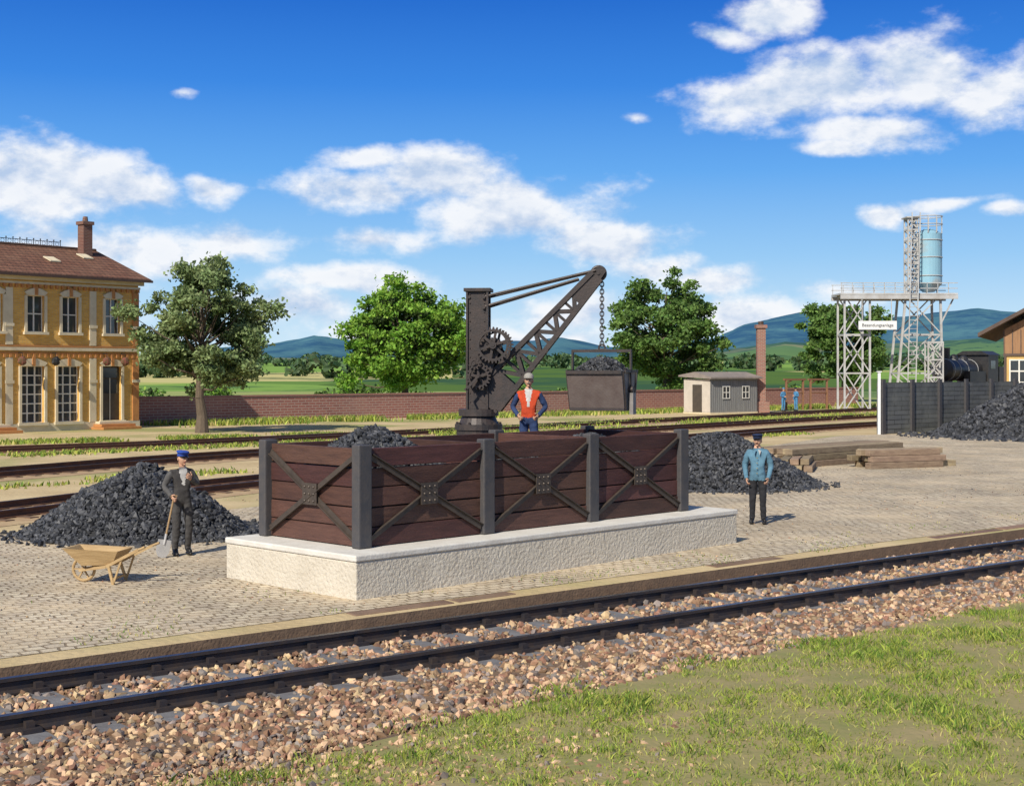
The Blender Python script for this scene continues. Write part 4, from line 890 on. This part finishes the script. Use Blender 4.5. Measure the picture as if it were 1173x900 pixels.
def tree(name,base,H,R,zc,seed,lm,nl=26000,nc=110,lsz=.19,trunk=.28,shape=0,lobk=.28):
    rs=np.random.default_rng(seed); random.seed(seed); base=Vector(base); e=group(name,base)
    cz=(H+zc)/2; hz=(H-zc)/2
    C=[];rad=[]
    tries=0
    while len(C)<nc and tries<20000:
        tries+=1
        v=rs.normal(size=3); v/=np.linalg.norm(v); r=rs.uniform(0.25,1)**.45*.9
        lob=1+lobk*mnoise.noise(Vector(tuple(v*1.9))+Vector((seed,0,0)))
        p=v*r*lob*np.array([R,R,hz]); 
        if p[2]<0: p[:2]*=1-.35*shape*(-p[2]/hz)
        else: p[:2]*=1-.25*(p[2]/hz)**2
        p[2]+=cz
        if all(np.linalg.norm((p-c))>R*.17 for c in C): C.append(p); rad.append(rs.uniform(.10,.20)*R)
    C=np.array(C);rad=np.array(rad)
    mb=MB()
    pts=[Vector((0,0,-.1)),Vector((rs.uniform(-.1,.1),rs.uniform(-.1,.1),zc*.5)),Vector((rs.uniform(-.2,.2),rs.uniform(-.2,.2),zc*1.0)),Vector((rs.uniform(-.3,.3),rs.uniform(-.3,.3),cz)),Vector((0,0,cz+hz*.6))]
    rr=[trunk*1.35,trunk,trunk*.8,trunk*.45,trunk*.12]
    for i in range(4): mb.cyl(base+pts[i],base+pts[i+1],rr[i],rr[i+1],m_bark,10)
    for k in range(0,len(C),2):
        c=Vector(C[k]); t=min(.95,max(0,(c.z-zc)/(H-zc)))*.75; s0=pts[2].lerp(pts[4],t*.9) ; s0.z=min(s0.z,c.z+.2)
        mid=s0.lerp(c,.5)+Vector((0,0,-.12*R*.5)); r0=trunk*.32*(1-t*.6)
        mb.cyl(base+s0,base+mid,r0,r0*.6,m_bark,6); mb.cyl(base+mid,base+c,r0*.6,r0*.15,m_bark,6)
    mb.obj('trunk_and_limbs',e)
    w=rad**2; w/=w.sum(); idx=rs.choice(len(C),nl,p=w); v=rs.normal(size=(nl,3)); v/=np.linalg.norm(v,axis=1)[:,None]
    r=rs.uniform(0,1,nl)**.5; stray=rs.uniform(0,1,nl)<.12; r[stray]*=1.5
    P=C[idx]+v*(r*rad[idx])[:,None]*np.array([1.15,1.15,.75])
    d=np.linalg.norm((P-np.array([0,0,cz]))/np.array([R,R,hz]),axis=1)
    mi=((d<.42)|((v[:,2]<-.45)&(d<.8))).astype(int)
    P=P+np.array(base); V,F=leaves(P,rs.uniform(.6,1.25,nl)*lsz)
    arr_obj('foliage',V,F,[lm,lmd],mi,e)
tree('tree',(-15.1,68,0),8.6,3.55,1.7,11,lm1,28000,110,.17,.26,.3,.35)
tree('tree',(-7.4,97,0),9.1,5.2,1.7,23,lm2,26000,105,.24,.3,.2,.55)
tree('tree',(12.6,114,0),11.4,5.0,1.7,37,lm3,25000,105,.26,.3,.2,.5)
tree('tree',(32.6,137,0),10.2,4.7,1.8,51,lm3,17000,90,.3,.3,.2,.5)
random.seed(5)
def ground_h(r): return 0 if r<200 else (min(r,900)-200)*.012
P=[]
for _ in range(900):
    r=random.uniform(330,1300); t=random.uniform(-.5,.5); y=r;x=t*r
    if mnoise.noise(Vector((x*.006,y*.012,2)))<.02: continue
    h=random.uniform(3.5,7.5)
    zt=ground_h(r)-.5
    n=70; v=rng.normal(size=(n,3)); v/=np.linalg.norm(v,axis=1)[:,None]; q=v*rng.uniform(.6,1,n)[:,None]*np.array([h*.8,h*.8,h*.5]); q+=np.array([x,y,zt+h*.45]); P.append(q)
P=np.concatenate(P); V,F=leaves(P,rng.uniform(1.2,2.4,len(P))); arr_obj('distant_trees',V,F,[lmf,lmd],rng.choice(2,len(P),p=[.7,.3]))
P=[]
for _ in range(60):
    t=random.uniform(0,1); c=np.array([-34+70*t,95+66*t+random.uniform(0,14),0]); hh=random.uniform(.6,1.9)
    if mnoise.noise(Vector((c[0]*.12,3,1)))<-.05: continue
    n=260; v=rng.normal(size=(n,3)); v/=np.linalg.norm(v,axis=1)[:,None]; P.append(c+np.array([0,0,hh*.5])+v*rng.uniform(.5,1,n)[:,None]*np.array([1.8,1.2,hh*.6]))
P=np.concatenate(P); V,F=leaves(P,rng.uniform(.2,.4,len(P))); arr_obj('hedge',V,F,[lm3,lmd,lm2],rng.choice(3,len(P),p=[.5,.25,.25]))

# ------------------------------------------------------------ hills
m,n,N,L,b=nt('hills_material')
tc=N.new('ShaderNodeTexCoord'); ln=N.new('ShaderNodeVectorMath'); ln.operation='LENGTH'; L.new(tc.outputs['Object'],ln.inputs[0])
mp=N.new('ShaderNodeMapping'); mp.inputs['Scale'].default_value=(.006,.0035,.004); L.new(tc.outputs['Object'],mp.inputs[0])
vo=N.new('ShaderNodeTexVoronoi'); vo.inputs['Scale'].default_value=1.6; L.new(mp.outputs[0],vo.inputs['Vector'])
sx=N.new('ShaderNodeSeparateColor'); L.new(vo.outputs['Color'],sx.inputs[0])
cr=N.new('ShaderNodeValToRGB'); cr.color_ramp.interpolation='CONSTANT'; el=cr.color_ramp.elements; el[0].color=(.20,.33,.08,1); el[1].position=.3; el[1].color=(.09,.16,.045,1)
for p_,c_ in ((.5,(.36,.40,.13,1)),(.65,(.13,.23,.06,1)),(.85,(.50,.45,.20,1))): q=el.new(p_); q.color=c_
L.new(sx.outputs[0],cr.inputs[0])
no=N.new('ShaderNodeTexNoise'); no.inputs['Scale'].default_value=.006; no.inputs['Detail'].default_value=8; no.inputs['Roughness'].default_value=.7; L.new(tc.outputs['Object'],no.inputs['Vector'])
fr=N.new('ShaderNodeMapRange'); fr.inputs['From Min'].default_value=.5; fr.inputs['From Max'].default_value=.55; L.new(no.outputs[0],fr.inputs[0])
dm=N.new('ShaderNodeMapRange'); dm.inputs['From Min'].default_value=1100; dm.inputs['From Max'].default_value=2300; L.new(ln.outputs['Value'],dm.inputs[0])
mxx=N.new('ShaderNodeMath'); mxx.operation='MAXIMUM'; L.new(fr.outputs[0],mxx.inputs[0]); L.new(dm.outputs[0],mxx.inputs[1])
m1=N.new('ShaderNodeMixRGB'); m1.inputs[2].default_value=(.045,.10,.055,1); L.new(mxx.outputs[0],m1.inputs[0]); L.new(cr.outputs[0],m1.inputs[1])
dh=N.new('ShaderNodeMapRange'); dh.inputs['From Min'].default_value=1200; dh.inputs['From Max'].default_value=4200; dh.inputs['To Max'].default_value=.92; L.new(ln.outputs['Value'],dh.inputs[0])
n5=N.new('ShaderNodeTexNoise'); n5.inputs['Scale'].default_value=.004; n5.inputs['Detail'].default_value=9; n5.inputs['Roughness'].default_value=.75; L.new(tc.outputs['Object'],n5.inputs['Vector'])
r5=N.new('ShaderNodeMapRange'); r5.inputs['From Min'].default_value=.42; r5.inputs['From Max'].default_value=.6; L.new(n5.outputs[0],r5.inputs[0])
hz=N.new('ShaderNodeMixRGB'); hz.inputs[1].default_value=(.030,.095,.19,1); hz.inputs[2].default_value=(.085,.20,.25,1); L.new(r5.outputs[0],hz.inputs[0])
m2=N.new('ShaderNodeMixRGB'); L.new(hz.outputs[0],m2.inputs[2]); L.new(dh.outputs[0],m2.inputs[0]); L.new(m1.outputs[0],m2.inputs[1])  # blue aerial haze painted into the base colour, stronger with distance
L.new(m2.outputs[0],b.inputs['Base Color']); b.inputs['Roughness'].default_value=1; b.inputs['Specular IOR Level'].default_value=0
far_=([-900,0,165,320,360,420,535,600,640,700,820,850,930,1000,1060,1120,1173,1400,2200],[24,24,20,34,42,32,28,36,42,30,40,54,62,56,60,68,66,54,28])
mid_=([-900,0,165,320,400,600,700,830,900,960,1060,1173,1400,2200],[12,12,14,16,13,18,15,26,36,28,34,42,34,14])
az=np.linspace(-1.0,1.0,420); rs_=np.concatenate([np.linspace(180,900,30),np.linspace(930,3200,60),np.linspace(3260,7500,50)])
V=np.zeros((len(rs_),len(az),3))
for i,r in enumerate(rs_):
    for j,a in enumerate(az):
        t=math.tan(a); px=586+1600*t; y=r; x=t*r
        hf=np.interp(px,*far_)/1600*4800; hm=np.interp(px,*mid_)/1600*2000
        n1=mnoise.fractal(Vector((x*.0012,y*.0012,1)),1,2,6)*1.0; n2=mnoise.fractal(Vector((x*.004,y*.004,4)),1,2,5)
        zz=max(0,(r-200))*.012*(1+.4*n2) if r<900 else 8.4*(1+.4*n2)
        if r<220: zz=-.3
        zz=max(zz,(hm+9*n2)*math.exp(-((r-2000)/450)**2), (hf+n1*22+n2*10)*math.exp(-((r-4800)/1100)**2))
        V[i,j]=(x,y,zz-.02)
A_=len(az); idx=np.arange(len(rs_)*A_).reshape(len(rs_),A_)
F=np.stack([idx[:-1,:-1],idx[:-1,1:],idx[1:,1:],idx[1:,:-1]],-1).reshape(-1,4)
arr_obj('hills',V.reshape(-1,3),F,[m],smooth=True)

# ------------------------------------------------------------ sun + sky
sunh=Vector((-.47,-.883)); el_=math.radians(39)
sd_=Vector((sunh.x*math.cos(el_),sunh.y*math.cos(el_),math.sin(el_)))
lt=bpy.data.lights.new('sun','SUN'); lt.energy=5.0; lt.angle=math.radians(.5); lt.color=(1,.94,.83)
lo=bpy.data.objects.new('sun',lt); lo.rotation_euler=(-sd_).to_track_quat('-Z','Y').to_euler(); lo.location=(-20,-30,40); S.collection.objects.link(lo)
W=bpy.data.worlds.new('World'); S.world=W; W.use_nodes=True; N=W.node_tree.nodes; L=W.node_tree.links
try: W.cycles.sampling_method='MANUAL'; W.cycles.sample_map_resolution=256
except Exception: pass
for q in list(N): N.remove(q)
out=N.new('ShaderNodeOutputWorld'); sky=N.new('ShaderNodeTexSky'); sky.sky_type='NISHITA'; sky.sun_disc=False; sky.sun_elevation=el_; sky.sun_rotation=math.atan2(sunh.x,sunh.y)%(2*math.pi); sky.ozone_density=1.2; sky.air_density=.9; sky.dust_density=.8
bg=N.new('ShaderNodeBackground'); bg.inputs[1].default_value=.11; L.new(sky.outputs[0],bg.inputs[0])
tc=N.new('ShaderNodeTexCoord'); sp=N.new('ShaderNodeSeparateXYZ'); L.new(tc.outputs['Generated'],sp.inputs[0])
cr=N.new('ShaderNodeValToRGB'); e_=cr.color_ramp.elements
stops=[(0,(.72,.86,.95)),(.035,(.54,.76,.94)),(.08,(.32,.60,.92)),(.14,(.135,.41,.88)),(.20,(.048,.25,.77)),(.265,(.018,.145,.61)),(.5,(.012,.10,.45))]
e_[0].position=0;e_[0].color=c4(stops[0][1]);e_[1].position=.5;e_[1].color=c4(stops[-1][1])
for p_,c_ in stops[1:-1]: q=e_.new(p_); q.color=c4(c_)
L.new(sp.outputs[2],cr.inputs[0])
def vm(op,a,b=None,sc=None):
    n=N.new('ShaderNodeVectorMath'); n.operation=op
    if isinstance(a,tuple): n.inputs[0].default_value=a
    else: L.new(a,n.inputs[0])
    if b is not None:
        if isinstance(b,tuple): n.inputs[1].default_value=b
        else: L.new(b,n.inputs[1])
    if sc is not None: n.inputs['Scale'].default_value=sc
    return n
def mt(op,a,b=None,c=None,clamp=False):
    n=N.new('ShaderNodeMath'); n.operation=op; n.use_clamp=clamp
    for i,x in enumerate((a,b,c)):
        if x is None: continue
        if isinstance(x,(int,float)): n.inputs[i].default_value=x
        else: L.new(x,n.inputs[i])
    return n.outputs[0]
clouds=[(55,208,135,44,1.05),(150,225,66,30,.95),(240,222,40,18,.95),(90,285,200,38,.85),(270,278,90,26,.76),(425,183,48,20,.85),(430,222,90,26,.9),(510,205,85,34,1),(590,240,140,46,1.08),(685,272,105,34,1.05),(750,298,65,20,.9),
 (425,275,80,20,.8),(400,318,95,20,.9),(320,360,110,36,.72),(880,14,62,24,1),(822,38,40,18,.95),(870,118,78,36,.95),(950,100,105,42,1),(1060,75,92,46,1.02),(1150,92,66,46,1),(985,150,95,22,.8),(950,172,46,10,.75),
 (1085,233,64,11,.78),(1005,243,22,13,.85),(1150,246,34,10,.75),(810,315,85,18,.76),(850,358,120,28,.7),(960,335,90,18,.62),(660,350,130,30,.66),(200,110,16,6,.45),(745,137,16,6,.42),(560,385,260,18,.6)]
n1=N.new('ShaderNodeTexNoise'); n1.inputs['Scale'].default_value=9; n1.inputs['Detail'].default_value=2; L.new(tc.outputs['Generated'],n1.inputs['Vector'])
wv=vm('SUBTRACT',n1.outputs['Color'],(.5,.5,.5)); wv=vm('SCALE',wv.outputs[0],sc=.04)
pos=vm('ADD',tc.outputs['Generated'],wv.outputs[0]).outputs[0]
front=mt('GREATER_THAN',sp.outputs[1],0)
acc=None
for (px,py,rx,rz,w) in clouds:
    d=Vector(((px-586)/1600,1,(425-py)/1600)).normalized()
    a=vm('MULTIPLY_ADD',pos,(1600/rx/1.15,.0,1600/rz/1.15)); a.inputs[2].default_value=(-d.x*1600/rx/1.15,0,-d.z*1600/rz/1.15); ln=vm('LENGTH',a.outputs[0])
    v=mt('MULTIPLY_ADD',ln.outputs['Value'],-w,w)
    acc=v if acc is None else mt('SMOOTH_MAX',acc,v,.12)
f0=acc
def fbm(off):
    a=vm('ADD',tc.outputs['Generated'],off); mpn=vm('MULTIPLY',a.outputs[0],(1,1,1.7))
    n=N.new('ShaderNodeTexNoise'); n.inputs['Scale'].default_value=17; n.inputs['Detail'].default_value=9; n.inputs['Roughness'].default_value=.6; L.new(mpn.outputs[0],n.inputs['Vector']); return n.outputs[0]
nA=fbm((0,0,0)); nB=fbm((-.005,0,.010))
fclip=mt('MAXIMUM',f0,-.6)
dens=mt('MULTIPLY_ADD',nA,1.85,mt('SUBTRACT',fclip,1.08))
al=N.new('ShaderNodeMapRange'); al.interpolation_type='SMOOTHSTEP'; al.inputs['From Min'].default_value=-.12; al.inputs['From Max'].default_value=.50; L.new(dens,al.inputs[0])
alpha=mt('MULTIPLY',mt('MULTIPLY',al.outputs[0],front),.96)
lit=mt('MULTIPLY_ADD',mt('SUBTRACT',nA,nB),4.5,.66,clamp=True)
thick=N.new('ShaderNodeMapRange'); thick.inputs['From Min'].default_value=.25; thick.inputs['From Max'].default_value=1.1; thick.inputs['To Min'].default_value=1; thick.inputs['To Max'].default_value=.74; L.new(dens,thick.inputs[0])
litt=mt('MULTIPLY',lit,thick.outputs[0])
cc=N.new('ShaderNodeMixRGB'); cc.inputs[1].default_value=(.50,.62,.82,1); cc.inputs[2].default_value=(.97,.98,1,1); L.new(litt,cc.inputs[0])
sc_=N.new('ShaderNodeMixRGB'); L.new(alpha,sc_.inputs[0]); L.new(cr.outputs[0],sc_.inputs[1]); L.new(cc.outputs[0],sc_.inputs[2])
bg2=N.new('ShaderNodeBackground'); bg2.inputs[1].default_value=1; L.new(sc_.outputs[0],bg2.inputs[0])
mr=N.new('ShaderNodeMapRange'); mr.interpolation_type='SMOOTHSTEP'; mr.inputs['From Min'].default_value=.30; mr.inputs['From Max'].default_value=.6; L.new(sp.outputs[2],mr.inputs[0])
ms=N.new('ShaderNodeMixShader'); L.new(mr.outputs[0],ms.inputs[0]); L.new(bg2.outputs[0],ms.inputs[1]); L.new(bg.outputs[0],ms.inputs[2]); L.new(ms.outputs[0],out.inputs[0])

# ------------------------------------------------------------ camera
cam=bpy.data.cameras.new('camera'); cam.sensor_width=36; cam.lens=1600/1173*36; cam.shift_y=-25/1173; cam.clip_end=20000; cam.clip_start=.1
co=bpy.data.objects.new('camera',cam); co.location=(0,0,3); co.rotation_euler=(math.pi/2,0,0); S.collection.objects.link(co); S.camera=co
